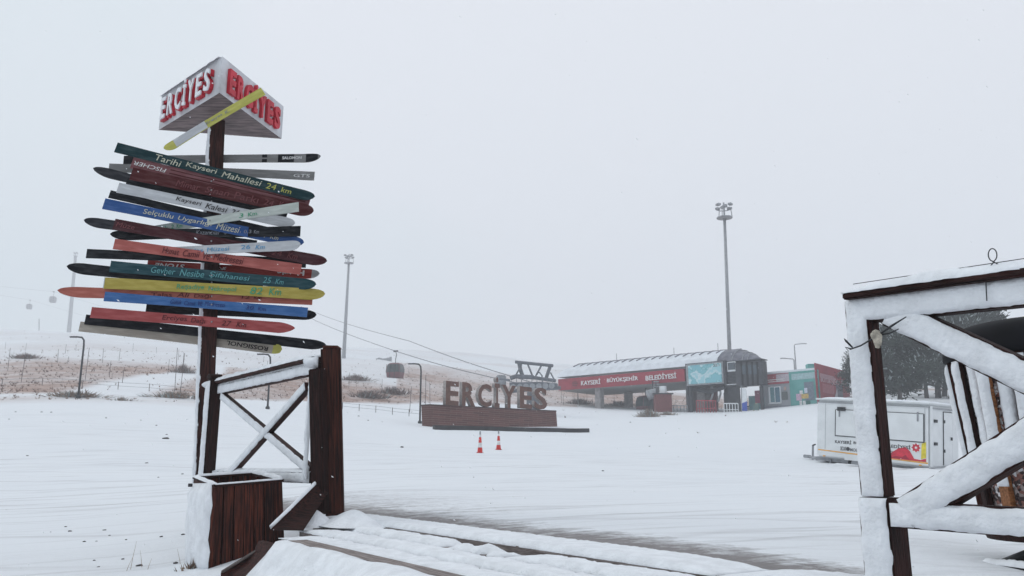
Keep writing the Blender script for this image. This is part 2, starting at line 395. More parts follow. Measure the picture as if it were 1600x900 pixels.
def text_mesh(body, bold=0.0, extrude=.01, shear=0, space=1.0):
    cu = bpy.data.curves.new('t', 'FONT'); cu.body = body; cu.extrude = extrude; cu.offset = bold; cu.shear = shear; cu.space_character = space
    cu.resolution_u = 3; cu.size = 1
    o = bpy.data.objects.new('t', cu); COL.objects.link(o)
    dg = bpy.context.evaluated_depsgraph_get(); me = bpy.data.meshes.new_from_object(o.evaluated_get(dg))
    bpy.data.objects.remove(o); me.materials.clear(); return me
def text(name, body, M, width, height, depth, m, parent, bold=0., shear=0, space=1., mats=None, wob=0):
    me = text_mesh(body, bold, .5, shear, space); a = np.array([v.co for v in me.vertices])
    lo, hi = a.min(0), a.max(0); sx = width / (hi[0] - lo[0]); sy = height / (hi[1] - lo[1])
    for v in me.vertices:
        x, y, z = v.co; v.co = ((x - (lo[0] + hi[0]) / 2) * sx, (y - (lo[1] + hi[1]) / 2) * sy, (z + .5) * depth)
        if wob: v.co.y += wob * noise.noise(Vector((v.co.x * 18, 0, 7)))
    o = link(name, me, m, parent, M)
    if mats:
        for q in mats: me.materials.append(q)
        for p in me.polygons:
            if abs(p.normal.z) < .5: p.material_index = 1
    return o

# ================================================================== FOREGROUND
# ---- right and left railings stand on one line along the deck
def brace_frame(PL, segs, root):
    for (nm, a, b, h, t, sn, tp, ext) in segs:
        beam(nm, PL.hit(*a), PL.hit(*b), h, t, PL.N, WOOD, root, snow=sn, top=tp, ext=ext)
A1 = Vector((1.045, 2.47)); A2 = A1 + Vector((.524, -.852)) * 1.0
RP = Plane(A1, A2)
rr = thing('snowy_railing', 'snow plastered wooden railing with crossed braces, close on the right edge of the deck', 'railing', (A1.x, A1.y, .30))
zt = RP.sz(1345, 466)[1]; zb = RP.sz(1355, 776)[1]
def rl(a, z, off=0): return RP.at(a, z, off)
LN = 1.30
def px(u, v, off=0): return RP.hit(u, v, off)
s1345 = RP.sz(1347, 600)[0]
beam('post', rl(s1345, zb), rl(s1345, zt), .078, .055, RP.N, WOOD, rr, snow=.012)
beam('post', rl(s1345, .20), rl(s1345, zb - .002), .098, .085, RP.N * 1, WOOD, rr, snow=.014)
beam('post', rl(LN, .20), rl(LN, zt), .09, .06, RP.N, WOOD, rr, snow=.012)
zr0 = RP.sz(1345, 487)[1]; 
top0 = RP.sz(1340, 488)[1]; top1 = RP.sz(1600, 453)[1]; zt_mid = (top0 + top1) / 2
def through(u0, v0, u1, v1, a0, a1, off=0):
    p0 = px(u0, v0, off); p1 = px(u1, v1, off); d_ = p1 - p0; q0 = (p0 - RP.O).dot(RP.A); k_ = d_.dot(RP.A)
    return p0 + d_ * ((a0 - q0) / k_), p0 + d_ * ((a1 - q0) / k_)
tr0, tr1 = through(1340, 484, 1600, 453, s1345 - .035, LN)
beam('top_rail', tr0, tr1, .078, .05, RP.N, WOOD, rr, snow=.016)
cap0 = RP.sz(1330, 462)[1]; cap1 = RP.sz(1600, 427)[1]; capz = (cap0 + cap1) / 2
c0_, c1_ = through(1330, 461, 1600, 424, s1345 - .022, LN + .05, .03)
capz = c0_.z
cp = beam('cap_board', c0_, c1_, .020, .13, RP.N, WOOD, rr, snow=0)
cd_ = (c1_ - c0_).normalized(); cm_ = (c0_ + c1_) / 2 - RP.N * .065 + Vector((0, 0, .0115))
pad(cp, cm_, cd_, RP.N.cross(cd_).cross(cd_) * -1 if False else (-RP.N if cd_.cross(-RP.N).z > 0 else RP.N), (c1_ - c0_).length, .135, .030, pw=3)
botz = (RP.sz(1430, 803)[1] + RP.sz(1600, 817)[1]) / 2
bt0, bt1 = through(1400, 804, 1600, 817, s1345 + .05, LN)
beam('bottom_rail', bt0, bt1, .072, .05, RP.N, WOOD, rr, snow=.022)
mid = (s1345 + LN) / 2 + .03
p0 = px(1385, 487, -.003); p1 = px(1600, 589, -.003); d_ = (p1 - p0); q1 = p0 + d_ * ((LN - .06 - (p0 - RP.O).dot(RP.A)) / d_.dot(RP.A))
beam('brace', p0, q1, .082, .045, RP.N, WOOD, rr, snow=.018)
p0 = px(1425, 795, .006); p1 = px(1600, 685, .006); d_ = (p1 - p0); q1 = p0 + d_ * ((LN - .06 - (p0 - RP.O).dot(RP.A)) / d_.dot(RP.A))
p0 = p0 - d_.normalized() * .03
beam('brace', p0, q1, .088, .05, RP.N, WOOD, rr, snow=.022)
# thin wire along the cap with a twisted loop, a rope tied round the post
wr = MB(); zc = capz + .055
pts = [c0_.lerp(c1_, k / 24) + Vector((0, 0, .045 + .004 * noise.noise(Vector((k, 0, 0))))) - RP.N * .06 for k in range(25)]
wr.tube(pts, .0012, 5)
c0 = px(1553, 415); hoop = [c0 + RP.A * .011 * math.sin(q) + Vector((0, 0, .017 - .017 * math.cos(q) + .012)) for q in np.linspace(.25, 2 * math.pi - .25, 16)]
wr.tube([c0 - RP.A * .02 - Vector((0,0,.012))] + hoop + [c0 + RP.A * .024 - Vector((0,0,.010))], .0016, 5)
wire = wr.build('tie_wire', DARKM); wire.data.name = 'wire'
tag(wire, 'thin dark wire twisted into a loop along the snowy cap of the railing', 'wire')
rp = MB(); kn = px(1372, 524, .02)
rp.tube([px(1328, 546, .03), px(1345, 540, .03), kn, px(1395, 508, .03), px(1416, 495, .035)], [.002, .0025, .003, .0035, .0015], 6)
rp.tube([kn, px(1392, 520, .03), px(1404, 514, .035)], [.003, .0025, .0015], 6)
rp.tube([px(1332, 543, .035), px(1322, 533, .04), px(1319, 529, .04)], [.0025, .0035, .001], 5)
rp.tube([px(1330, 545, .035), px(1321, 543, .04), px(1326, 549, .04)], [.002, .003, .001], 5)
rope = rp.build('twine', DARKM, smooth=True); tag(rope, 'dark twine wound round the nearest snowy railing post', 'twine')
kb = bmesh.new(); bmesh.ops.create_icosphere(kb, subdivisions=3, radius=.015)
for v in kb.verts: v.co *= 1 + .5 * noise.noise(v.co * 90)
for v in kb.verts:
    if v.co.z < -.006 and abs(v.co.x) < .006: v.co.z -= .022
km = bpy.data.meshes.new('knot'); kb.to_mesh(km); kb.free()
link('knot', km, mat('frosty_rope', (.55, .50, .42), .9, .3, 60, bump=.8), rope, Matrix.Translation(kn + RP.N * .006))
tw_ = MB().tube([px(1540, 432, .012), px(1542, 470, .022)], .0016, 5).build('cable_tie', DARKM); tag(tw_, 'thin cable tie hanging over the top rail below the wire loop', 'cable tie')

# ---- left railing
LP = Plane((P(340, 612, 6.95).x, 6.95), (P(484, 612, 5.45).x, 5.45))
lr = thing('crossed_railing', 'wooden railing panel with snow covered X brace between the ski signpost and the tall posts', 'railing', (LP.O.x, LP.O.y, .2))
def lh(u, v, o=0): return LP.hit(u, v, o)
sL = LP.sz(337, 660)[0]; sR = LP.sz(478, 660)[0]
z0 = LP.sz(337, 606)[1]; z1 = LP.sz(480, 582)[1]
ztop = (z0 + z1) / 2
beam('top_rail', LP.at(sL - .10, ztop), LP.at(sR + .12, ztop), .075, .06, LP.N, WOOD, lr, snow=.012, top=.02)
cb = beam('cap_board', LP.at(sL - .24, ztop + .06, .03), LP.at(sR + .14, ztop + .06, .03), .022, .12, LP.N, WOOD, lr)
pad(cb, LP.at((sL + sR) / 2 - .04, ztop + .072, -.03), LP.A, -LP.N if LP.A.cross(-LP.N).z > 0 else LP.N, sR - sL + .36, .125, .035, pw=3)
pad(cb, LP.at(sL - .15, ztop + .055, .034), LP.A, Vector((0, 0, 1)), .22, .05, .03, pw=2)
zbm = (LP.sz(352, 742)[1] + LP.sz(484, 748)[1]) / 2
beam('bottom_rail', LP.at(sL, zbm), LP.at(sR + .1, zbm), .07, .06, LP.N, WOOD, lr, snow=.016, top=.02)
beam('brace', lh(344, 618, -.004), lh(483, 736, -.004), .06, .045, LP.N, WOOD, lr, snow=.012)
beam('brace', lh(476, 603, .006), lh(357, 738, .006), .06, .05, LP.N, WOOD, lr, snow=.012)
s_ = LP.sz(334, 660)[0]
o = MB().box(-.60, .60, -.05, .05, -.10, 0, bev=.012).build('post', WOOD, lr, frame(LP.at(s_, ztop + .10 - .60, .07), (0, 0, 1), LP.N.cross(Vector((0, 0, 1)))))
pad(o, LP.at(s_, ztop + .09 - .6, .072), (0, 0, 1), LP.N.cross(Vector((0, 0, 1))), 1.16, .09, .014)
# rounded head of the short post
hd = MB(); 
pr = [LP.at(s_ + .05 * math.cos(q), ztop + .098 + .035 * math.sin(q), .07) for q in np.linspace(0, math.pi, 9)]
hd.poly(pr, LP.N, .10).build('post_head', WOOD, lr)
# ---- tall posts
tp = thing('tall_gate_post', 'pair of tall red brown wooden posts at the right end of the crossed railing', 'post', (P(515, 795, 5.4).x, 5.4, .3))
TP = Plane((P(484, 700, 5.36).x, 5.36), (P(484, 700, 5.36).x + .6, 5.36 - .55))
def vpost(name, u0, v0, u1, v1, d, w, t, yaw, parent, m=WOODR, snow=0.0, round_=False):
    a = P(u0, v0, d); b = P(u1, v1, d); N = Vector((math.sin(yaw), -math.cos(yaw), 0))
    return beam(name, b, a, w, t, N, m, parent, snow=snow, bev=.014 if round_ else .006)
yw = R(8)
pA = vpost('post', 491, 576, 496, 803, 5.27, .085, .10, R(-14), tp, m=WOOD)
pB = vpost('post', 516, 541, 521, 806, 5.34, .125, .12, yw, tp, round_=True)
# wind-packed snow up the left side of the nearer post and on the rail end
pad(pA, P(482.5, 660, 5.40) , (0.02, 0, 1), (-.5, .8, 0), .72, .05, .018)
pad(pA, P(486, 566, 5.36), (1, -.3, .0), (0, 0, 1), .10, .07, .045, pw=2)
beam('top_cover', P(504, 541, 5.33), P(528, 541.5, 5.33), .015, .12, (0, -1, 0), WOODR, tp)
# leaning board
lb = MB()
fr_ = [P(422, 828, 4.95), P(497, 754, 5.28), P(512, 771, 5.28), P(474, 829, 4.98)]
lb.poly(fr_, Vector((.3, -1, .1)).normalized(), .035)
lbo = lb.build('leaning_board', WOOD)
tag(lbo, 'short dark board leaning slantwise against the foot of the tall posts', 'board')
pad(lbo, (fr_[0] + fr_[1]) / 2 + Vector((-.006, .015, .006)), fr_[1] - fr_[0], Vector((-.5, -1, 0)), (fr_[1] - fr_[0]).length * .97, .03, .012)

# ---- planter box
FL, FR_, BR, BL = P(334, 762, 5.15), P(442, 753, 5.42), P(397, 742, 5.85), P(302, 748.5, 5.62)
fl, fr2, br, bl = P(327, 895, 5.13), P(447, 893, 5.42), P(400, 880, 5.9), P(289, 890, 5.62)
pb = thing('wooden_planter', 'open red wooden box, left side caked in snow, at the foot of the signpost', 'planter box', ((fl + br) / 2 - Vector((0, 0, .0))))
def wall_boards(a, b, c, d, n, m, nm):
    """a,b bottom, c,d top (d above a)"""
    for k in range(n):
        f0 = k / n + .007; f1 = (k + 1) / n - .007
        q = [a.lerp(b, f0), a.lerp(b, f1), d.lerp(c, f1), d.lerp(c, f0)]
        nrm = (q[1] - q[0]).cross(q[3] - q[0]).normalized()
        if nrm.dot(q[0] - (fl + br) / 2) < 0: nrm = -nrm
        x = (q[3] - q[0]).normalized(); ctr = (q[0] + q[2]) / 2; M = frame(ctr, x, nrm.cross(x)); Mi = M.inverted()
        mb = MB(); mb.poly([Mi @ (p + nrm * (.004 * ((k * 7) % 3 - 1))) for p in q], Vector((0, 0, 1)) if (Mi.to_3x3() @ nrm).z > 0 else Vector((0, 0, -1)), .022)
        mb.build(nm, m, pb, M)
wall_boards(fl, fr2, FR_, FL, 7, WOODR, 'front_board')
wall_boards(bl, fl, FL, BL, 3, WOODR, 'side_board')
wall_boards(fr2, br, BR, FR_, 4, WOODR, 'side_board')
wall_boards(br, bl, BL, BR, 5, WOODR, 'back_board')
rim = MB(); cc = (FL + FR_ + BR + BL) / 4
inn = [p.lerp(cc, .13) for p in (FL, FR_, BR, BL)]; ot = [p.lerp(cc, -.02) for p in (FL, FR_, BR, BL)]; up = Vector((0, 0, .018))
vv = [p + up for p in ot] + [p + up for p in inn] + [p + up * .1 for p in ot] + [p + up * .1 for p in inn]
rim.add(vv, [(k, (k+1) % 4, (k+1) % 4 + 4, k + 4) for k in range(4)] + [(k + 8, (k+1) % 4 + 8, (k+1) % 4 + 12, k + 12) for k in range(4)] +
        [(k, (k+1) % 4, (k+1) % 4 + 8, k + 8) for k in range(4)] + [(k + 4, (k+1) % 4 + 4, (k+1) % 4 + 12, k + 12) for k in range(4)])
ro = rim.build('rim', WOOD, pb)
for a, b, t_ in ((ot[1], ot[2], .02), (ot[0], ot[1], .006), (ot[2], ot[3], .012), (ot[3], ot[0], .012)):
    c_ = (a + b) / 2; c_ = c_.lerp(cc, .06) + up * 1.05
    x = (b - a); pad(ro, c_, x, Vector((0, 0, 1)).cross(x), x.length * .95, .04, t_, pw=2)
soil = MB().add([p.lerp(cc, .05) - Vector((0, 0, .30)) for p in (FL, FR_, BR, BL)], [(0, 1, 2, 3)]).build('inner_floor', DARKM, pb)
nside = (FL - BL).cross(Vector((0, 0, 1))).normalized(); nside = nside if nside.x < 0 else -nside
cs = (fl + bl + FL + BL) / 4 + nside * .004
ysd = (FL - BL).normalized(); wz = (FL + BL - fl - bl).normalized()
hgt = ((FL + BL) / 2 - (fl + bl) / 2).length
pad(pb, cs + nside * .006, wz, nside.cross(wz), hgt * 1.0, (FL - BL).length * 1.02, .03, pw=8, name='snow_crust', lump=.5)
MB().tube([P(305.5, 758, 5.52) + nside * .02, P(305.5, 758, 5.52) + nside * .045], .011, 8).build('bolt', DARKM, pb)

# ---- deck with snow covered planks
DZ = .315
def dk(t, q, z=0): return E0 + DV * t + NV * q + Vector((0, 0, DZ + z))
dkr = thing('boardwalk', 'low plank boardwalk buried under ridges of snow along the front of the plaza', 'boardwalk', dk(1, .5, -.3))
T0, T1 = -2.6, 4.3
def plank(q0, q1, t0, t1, z, m=WOODG, nm='plank'):
    c = dk((t0 + t1) / 2, (q0 + q1) / 2, z - .03)
    return MB().box(-(t1 - t0) / 2, (t1 - t0) / 2, -(q1 - q0) / 2, (q1 - q0) / 2, -.03, .03, bev=.004).build(nm, m, dkr, frame(c, DV, NV))
def plank_snow(o, q0, q1, t0, t1, z, T, **k):
    SEED[0] += 1.7; me = snow_pad(t1 - t0, q1 - q0, T, SEED[0], res=.022, **k)
    link('snow_cover', me, SNOW, o, frame(dk((t0 + t1) / 2, (q0 + q1) / 2, z + .001), DV, NV))
qs = [(.0, .265, 0), (.29, .445, -.026), (.485, .64, -.036), (.68, .85, -.044)]
for k, (a, b, z) in enumerate(qs):
    TE = T1 - 1.75 * a; o = plank(a, b, T0, TE, z)
    T = (.026, .026, .024, .024)[k]
    if k == 0:
        plank_snow(o, a - .0, b, T0, .42, z, T, jit=.006, pw=14, lump=.1); plank_snow(o, a, b, .43, TE, z, T, jit=.006, pw=14, lump=.1)
    elif k == 1:
        plank_snow(o, a, b + .004, T0, 1.45, z, T, jit=.011, pw=8, lump=.3); plank_snow(o, a + .03, b, 1.47, 1.95, z, T * .9, jit=.04, pw=2, lump=1.2); plank_snow(o, a, b + .008, 2.0, TE, z, T, jit=.011, pw=8, lump=.3)
    else: plank_snow(o, a - .004, b + .004, T0, TE, z, T, jit=.011, pw=8, lump=.3)
o = plank(.885, .985, T0, 2.56, -.012, WOODG, 'edge_board')
under = MB().poly([dk(T0, .02, -.07), dk(T1 - .05, .02, -.07), dk(2.52, .97, -.07), dk(T0, .97, -.07)], Vector((0, 0, 1)), .3).build('joist', WOOD, dkr)
# stair stringer beside the planter
st = MB(); sq = [P(345, 895, 4.72), P(397, 861, 4.72), P(404, 845, 4.72), P(470, 862, 4.3), P(560, 900, 3.7), P(470, 930, 4.0), P(345, 930, 4.72)]
sto = st.poly(sq, Vector((-.35, -.94, 0)), .04).build('stair_stringer', WOOD); tag(sto, 'dark stair side board half buried in snow in front of the planter box', 'stair board')
ed = beam('edge_strip', P(345, 894, 4.70), P(400, 860, 4.70), .014, .03, (-.35, -.94, 0), WOODG, sto)
# drifted snow over the steps, toward the viewer
nb = 110; bv = []; bf = []
def sstep(a, b, x): x = min(1, max(0, (x - a) / (b - a))); return x * x * (3 - 2 * x)
for i in range(nb + 1):
    t = -2.6 + (3.45 + 2.6) * i / nb
    for j in range(31):
        k = (j / 30) ** 1.4; q = .99 + 1.6 * k
        if t > 2.42: q = 1.14 + 1.45 * k
        wd = .18 + 1.0 * (1 - sstep(.2, 1.5, t)); ff = sstep(1.05, 1.05 + wd, q + .03 * noise.noise(Vector((t * 5, 1, 1))))
        low = .16 * (1 - sstep(2.1, 3.2, t)) - .02 - .05 * sstep(2.9, 3.45, t) - .06 * (q - 1.14) + .014 * noise.noise(Vector((t * 3, q * 3, 5)))
        hi = DZ + .022 - .03 * math.exp(-(k * 20) ** 2) + .014 * noise.noise(Vector((t * 3, q * 3, 2)))
        tt = t + .10 * noise.noise(Vector((q * 4, 3, 1)))
        z = hi * (1 - ff) + low * ff; z = z + (min(low, z) - z) * sstep(2.36, 2.44, tt)
        p = dk(t, q); bv.append(Vector((p.x, p.y, z)))
for i in range(nb):
    for j in range(30): bf.append((i*31+j, (i+1)*31+j, (i+1)*31+j+1, i*31+j+1))
b0 = len(bv); rimi = [i*31 for i in range(nb+1)] + [nb*31+j for j in range(1, 31)] + [i*31+30 for i in range(nb-1, -1, -1)] + [j for j in range(29, 0, -1)]
for r_ in rimi: p = bv[r_]; bv.append(Vector((p.x, p.y, p.z - .16)))
for a in range(len(rimi)): bf.append((rimi[a], b0 + a, b0 + (a+1) % len(rimi), rimi[(a+1) % len(rimi)]))
bme = mesh(bv, bf, 'snow_bank', True); bmn = bmesh.new(); bmn.from_mesh(bme); bmesh.ops.recalc_face_normals(bmn, faces=bmn.faces[:])
if sum(f.normal.z for f in bmn.faces) < 0: bmesh.ops.reverse_faces(bmn, faces=bmn.faces[:])
bmn.to_mesh(bme); bmn.free()
sb = link('snow_bank', bme, SNOW); tag(sb, kind='structure')
# small mound of snow at the feet of the tall posts
def mound(c, rx, ry, h, rot=0, seed=0, name='snow_mound', m=None):
    vs = []; fs = []; n = 28; k = 12
    for i in range(k + 1):
        r_ = i / k
        for j in range(n):
            q = 2 * math.pi * j / n; rr_ = r_ * (1 + .18 * noise.noise(Vector((math.cos(q) * 1.5, math.sin(q) * 1.5, seed))))
            x, y = rx * rr_ * math.cos(q), ry * rr_ * math.sin(q)
            vs.append((x * math.cos(rot) - y * math.sin(rot), x * math.sin(rot) + y * math.cos(rot), h * (math.cos(r_ * math.pi) * .5 + .5) * (1 + .3 * noise.noise(Vector((x * 6, y * 6, seed)))) - .02 * r_))
    for i in range(k):
        for j in range(n): fs.append((i*n+j, (i+1)*n+j, (i+1)*n+(j+1) % n, i*n+(j+1) % n))
    return link(name, mesh(vs, fs, name, True), m or SNOW, None, Matrix.Translation(Vector(c)))
for c, rx, ry, h, ro_, s in ((P(550, 815, 5.2), .34, .2, .07, 2.1, 1), (P(482, 818, 5.2), .20, .12, .10, .3, 2)):
    tag(mound(c, rx, ry, h, ro_, s), kind='structure')

# ---- litter bin behind the railing
bc = G(1671, 3.6); BZ = bc.z
lbn = thing('litter_bin', 'round pebble dashed litter bin with wooden slats and black domed lid behind the right railing', 'litter bin', bc)
zb0 = P(1650, 832, 3.6).z; zb1 = P(1620, 560, 3.6).z
PEB = bpy.data.materials.new('pebble_dash'); PEB.use_nodes = True
n_ = PEB.node_tree; b_ = n_.nodes['Principled BSDF']; t_ = n_.nodes.new('ShaderNodeTexCoord'); v_ = n_.nodes.new('ShaderNodeTexVoronoi'); v_.inputs['Scale'].default_value = 75
n_.links.new(t_.outputs['Object'], v_.inputs['Vector']); r_ = n_.nodes.new('ShaderNodeValToRGB'); sp_ = n_.nodes.new('ShaderNodeSeparateColor')
n_.links.new(v_.outputs['Color'], sp_.inputs[0]); n_.links.new(sp_.outputs[0], r_.inputs[0])
for k, (p_, c_) in enumerate(((0, (.06, .04, .04)), (.35, (.25, .12, .10)), (.6, (.34, .28, .27)), (.85, (.65, .64, .66)))):
    e = r_.color_ramp.elements[k] if k < 2 else r_.color_ramp.elements.new(p_); e.position = p_; e.color = (*c_, 1)
r_.color_ramp.interpolation = 'CONSTANT'; n_.links.new(r_.outputs[0], b_.inputs['Base Color']); b_.inputs['Roughness'].default_value = .7
bp_ = n_.nodes.new('ShaderNodeBump'); bp_.invert = True; bp_.inputs['Distance'].default_value = .01; n_.links.new(v_.outputs['Distance'], bp_.inputs['Height']); n_.links.new(bp_.outputs[0], b_.inputs['Normal'])
rb, rt = .265, .335
MB().lathe([(0, zb0), (rb, zb0), (rt, zb1), (rt - .03, zb1), (0, zb1 - .01)], (bc.x, bc.y, 0), 40).build('body', PEB, lbn, smooth=False)
MB().lathe([(0, zb0 - .03), (rb + .02, zb0 - .03), (rb + .03, zb0 - .005), (rb + .03, zb0 + .006), (0, zb0 + .006)], (bc.x, bc.y, 0), 32).build('bottom_ring', WOOD, lbn)
dome = [(rt + .045, zb1 + .0), (rt + .045, zb1 + .03)] + [((rt + .045) * math.cos(q) ** .66, zb1 + .03 + .135 * math.sin(q) ** .66) for q in np.linspace(.05, 1.5, 14)] + [(0, zb1 + .166)]
MB().lathe([(0, zb1 + .002)] + dome, (bc.x, bc.y, 0), 40).build('lid', BLACK, lbn, smooth=True)
for k in range(15):
    q = 2 * math.pi * (k + .35) / 15; dr = Vector((math.cos(q), math.sin(q), 0)); tn = Vector((-dr.y, dr.x, 0))
    a = Vector((bc.x, bc.y, zb0 + .01)) + dr * (rb + .032); b = Vector((bc.x, bc.y, zb1 - .003)) + dr * (rt + .032)
    o = beam('slat', a, b, .048, .028, dr, WOODB if k % 4 == 0 else WOOD, lbn)
    wdir = dr.dot(Vector((-.80, -.6, 0)))
    if wdir > .1:
        c_ = a.lerp(b, .62) + dr * .002; xx = (b - a).normalized(); pad(o, c_, xx, dr.cross(xx), (b - a).length * .74, .052, .014)
        # snow packed into the gap beside the slat
        q2 = q + math.pi / 15; d2 = Vector((math.cos(q2), math.sin(q2), 0))
        a2 = Vector((bc.x, bc.y, zb0 + .01)) + d2 * (rb + .004); b2 = Vector((bc.x, bc.y, zb1 - .003)) + d2 * (rt + .004); xx = (b2 - a2).normalized()
        pad(o, a2.lerp(b2, .68), xx, d2.cross(xx), (b2 - a2).length * .64, .058, .016, pw=6)
for q in (R(200), R(250), R(300), R(20), R(90), R(140)):
    dr = Vector((math.cos(q), math.sin(q), 0)); c_ = Vector((bc.x, bc.y, 0))
    MB().tube([c_ + dr * .10 + Vector((0, 0, zb0 - .02)), c_ + dr * .10 + Vector((0, 0, (zb0 + BZ) / 2)), c_ + dr * .13 + Vector((0, 0, BZ + .06)), c_ + dr * .24 + Vector((0, 0, BZ + .015))], [.020, .024, .022, .016], 8).build('foot', DARKM, lbn, smooth=True)
MB().lathe([(.26, .0), (.31, .0), (.31, .02), (.28, .03), (.26, .02), (.26, 0)], bc, 40).build('base_ring', DARKM, lbn)
pad(lbn, bc + Vector((-.28, -.06, .03)), (-.3, 1, 0), (-1, -.3, 0), .25, .05, .02, pw=2)

# ================================================================== SIGNPOST
base = P(316, 800, 7.2); base.z = .05
sp = thing('ski_signpost', 'tall wooden signpost hung with dozens of colourful old skis under a triangular name box', 'signpost', base)
top = P(341, 172, 7.15); bot = P(314, 842, 7.2)
pN = Vector((.45, -.89, 0))
po = beam('post', bot, top, .128, .128, pN, WOOD, sp)
M3 = po.matrix_world if False else None
xdir = (top - bot).normalized()
# snow strip on the windward side of the post
left = Vector((-.89, -.45, 0)); left = (left - xdir * left.dot(xdir)).normalized()
pad(po, (top + bot) / 2 + left * .0605 - pN * .06, xdir, left.cross(xdir), (top - bot).length * .98, .11, .022)
# top box: a three sided prism seen from below
zb_ = P(343, 145, 6.6).z
def at_z(u, v, z):
    r = ray(u, v); return Vector((0, 0, CZ)) + r * ((z - CZ) / r.z)
bL, bF, bR = at_z(248, 203, zb_), at_z(343, 145, zb_), at_z(440, 217, zb_)
hb = P(340, 88, bF.y).z - zb_
BOXW = mat('painted_board', (.42, .42, .44), .6, .2, 5, bump=.2, col2=(.66, .67, .70)); BOXU = mat('box_underside', (.10, .075, .075), .7, .4, 6, (1, 5, 1), col2=(.24, .18, .18))
hv = Vector((0, 0, hb))
bx = MB().add([bL, bF, bR, bL + hv, bF + hv, bR + hv], [(0, 1, 2)], 1).add([], [])
bx.f += [(3, 4, 5), (0, 1, 4, 3), (1, 2, 5, 4), (2, 0, 3, 5)]; bx.mi += [0] * 4
box = bx.build('name_box', [BOXW, BOXU], sp); box['label'] = 'three sided white name box on top of the post'
REDL = mat('red_letter', (.50, .02, .04), .45, .15, 8); 
for (a, b, snowy) in ((bL, bF, True), (bF, bR, False)):
    ax = (b - a).normalized(); nn = ax.cross(Vector((0, 0, 1))).normalized()
    if nn.dot(-a) < 0: nn = -nn
    Lf = (b - a).length
    word = 'ERCİYES'; wds = [.82, .95, .98, .5, 1.0, .9, .9]; tot = sum(wds) + .14 * 6; x_ = .09
    for ch, wd in zip(word, wds):
        wdt = wd / tot * (Lf * .83); c = a + ax * (x_ * Lf / Lf * 1.0 + 0) if False else a + ax * (x_ + wdt / 2)
        x_ += wdt + .14 / tot * (Lf * .83)
        hh = hb * (.66 if ch != 'İ' else .80)
        M = frame(c + nn * .002 + Vector((0, 0, hb * .46 + (.07 * hb if ch == 'İ' else 0))), ax, (0, 0, 1))
        o = text('letter', ch, M, wdt * .92, hh, .03, None, box, bold=.045, mats=[REDL, REDL])
        if snowy:
            M2 = frame(c + nn * .033 + Vector((.0, 0, hb * .49 + (.07 * hb if ch == 'İ' else 0))), ax, (0, 0, 1))
            o2 = text('snow_crust', ch, M2, wdt * .80, hh * .94, .012, SNOW, box, bold=.02, wob=.02)
pad(box, (bL + bF) / 2 + hv * .98 + Vector((0, 0, .004)), bF - bL, Vector((0, 0, 1)).cross(bF - bL), (bF - bL).length * .97, .05, .018, pw=2)

def paint(nm, c, wear=None):
    return mat(nm, c, .55, .25, 7, (1, 5, 1), bump=.2, det=10, col2=wear or tuple(min(1, x * 1.25 + .035) for x in c), fac=(.42, .78), spec=.08)
def dull(c): g = sum(c) / 3; return tuple((x * .80 + g * .20) * .88 for x in c)
PT = {k: paint('paint_' + k, dull(c)) for k, c in dict(teal=(.006, .040, .048), grey=(.22, .22, .22), black=(.010, .012, .017), charcoal=(.028, .030, .038), pink=(.22, .07, .08),
      darkred=(.085, .010, .012), white=(.52, .54, .57), palegreen=(.48, .53, .49), blue=(.012, .085, .30), maroon=(.070, .012, .018), salmon=(.46, .095, .075), red=(.38, .03, .02),
      teal2=(.012, .065, .082), yellow=(.46, .36, .030), orange=(.47, .11, .07), blue2=(.02, .13, .38), redsalmon=(.40, .055, .055), beige=(.40, .36, .30), lime=(.52, .50, .06), silver=(.4, .42, .44)).items()}
INK = {k: mat('ink_' + k, c, .6, .1) for k, c in dict(cream=(.50, .50, .40), black=(.015, .012, .012), green=(.04, .30, .16), lblue=(.10, .30, .50), wine=(.09, .01, .015), white=(.7, .7, .7), lime=(.42, .42, .10), navy=(.01, .03, .16), teal=(.10, .30, .32), dim=(.15, .04, .045), grey=(.22, .23, .26)).items()}
LAY = .017
skis = []
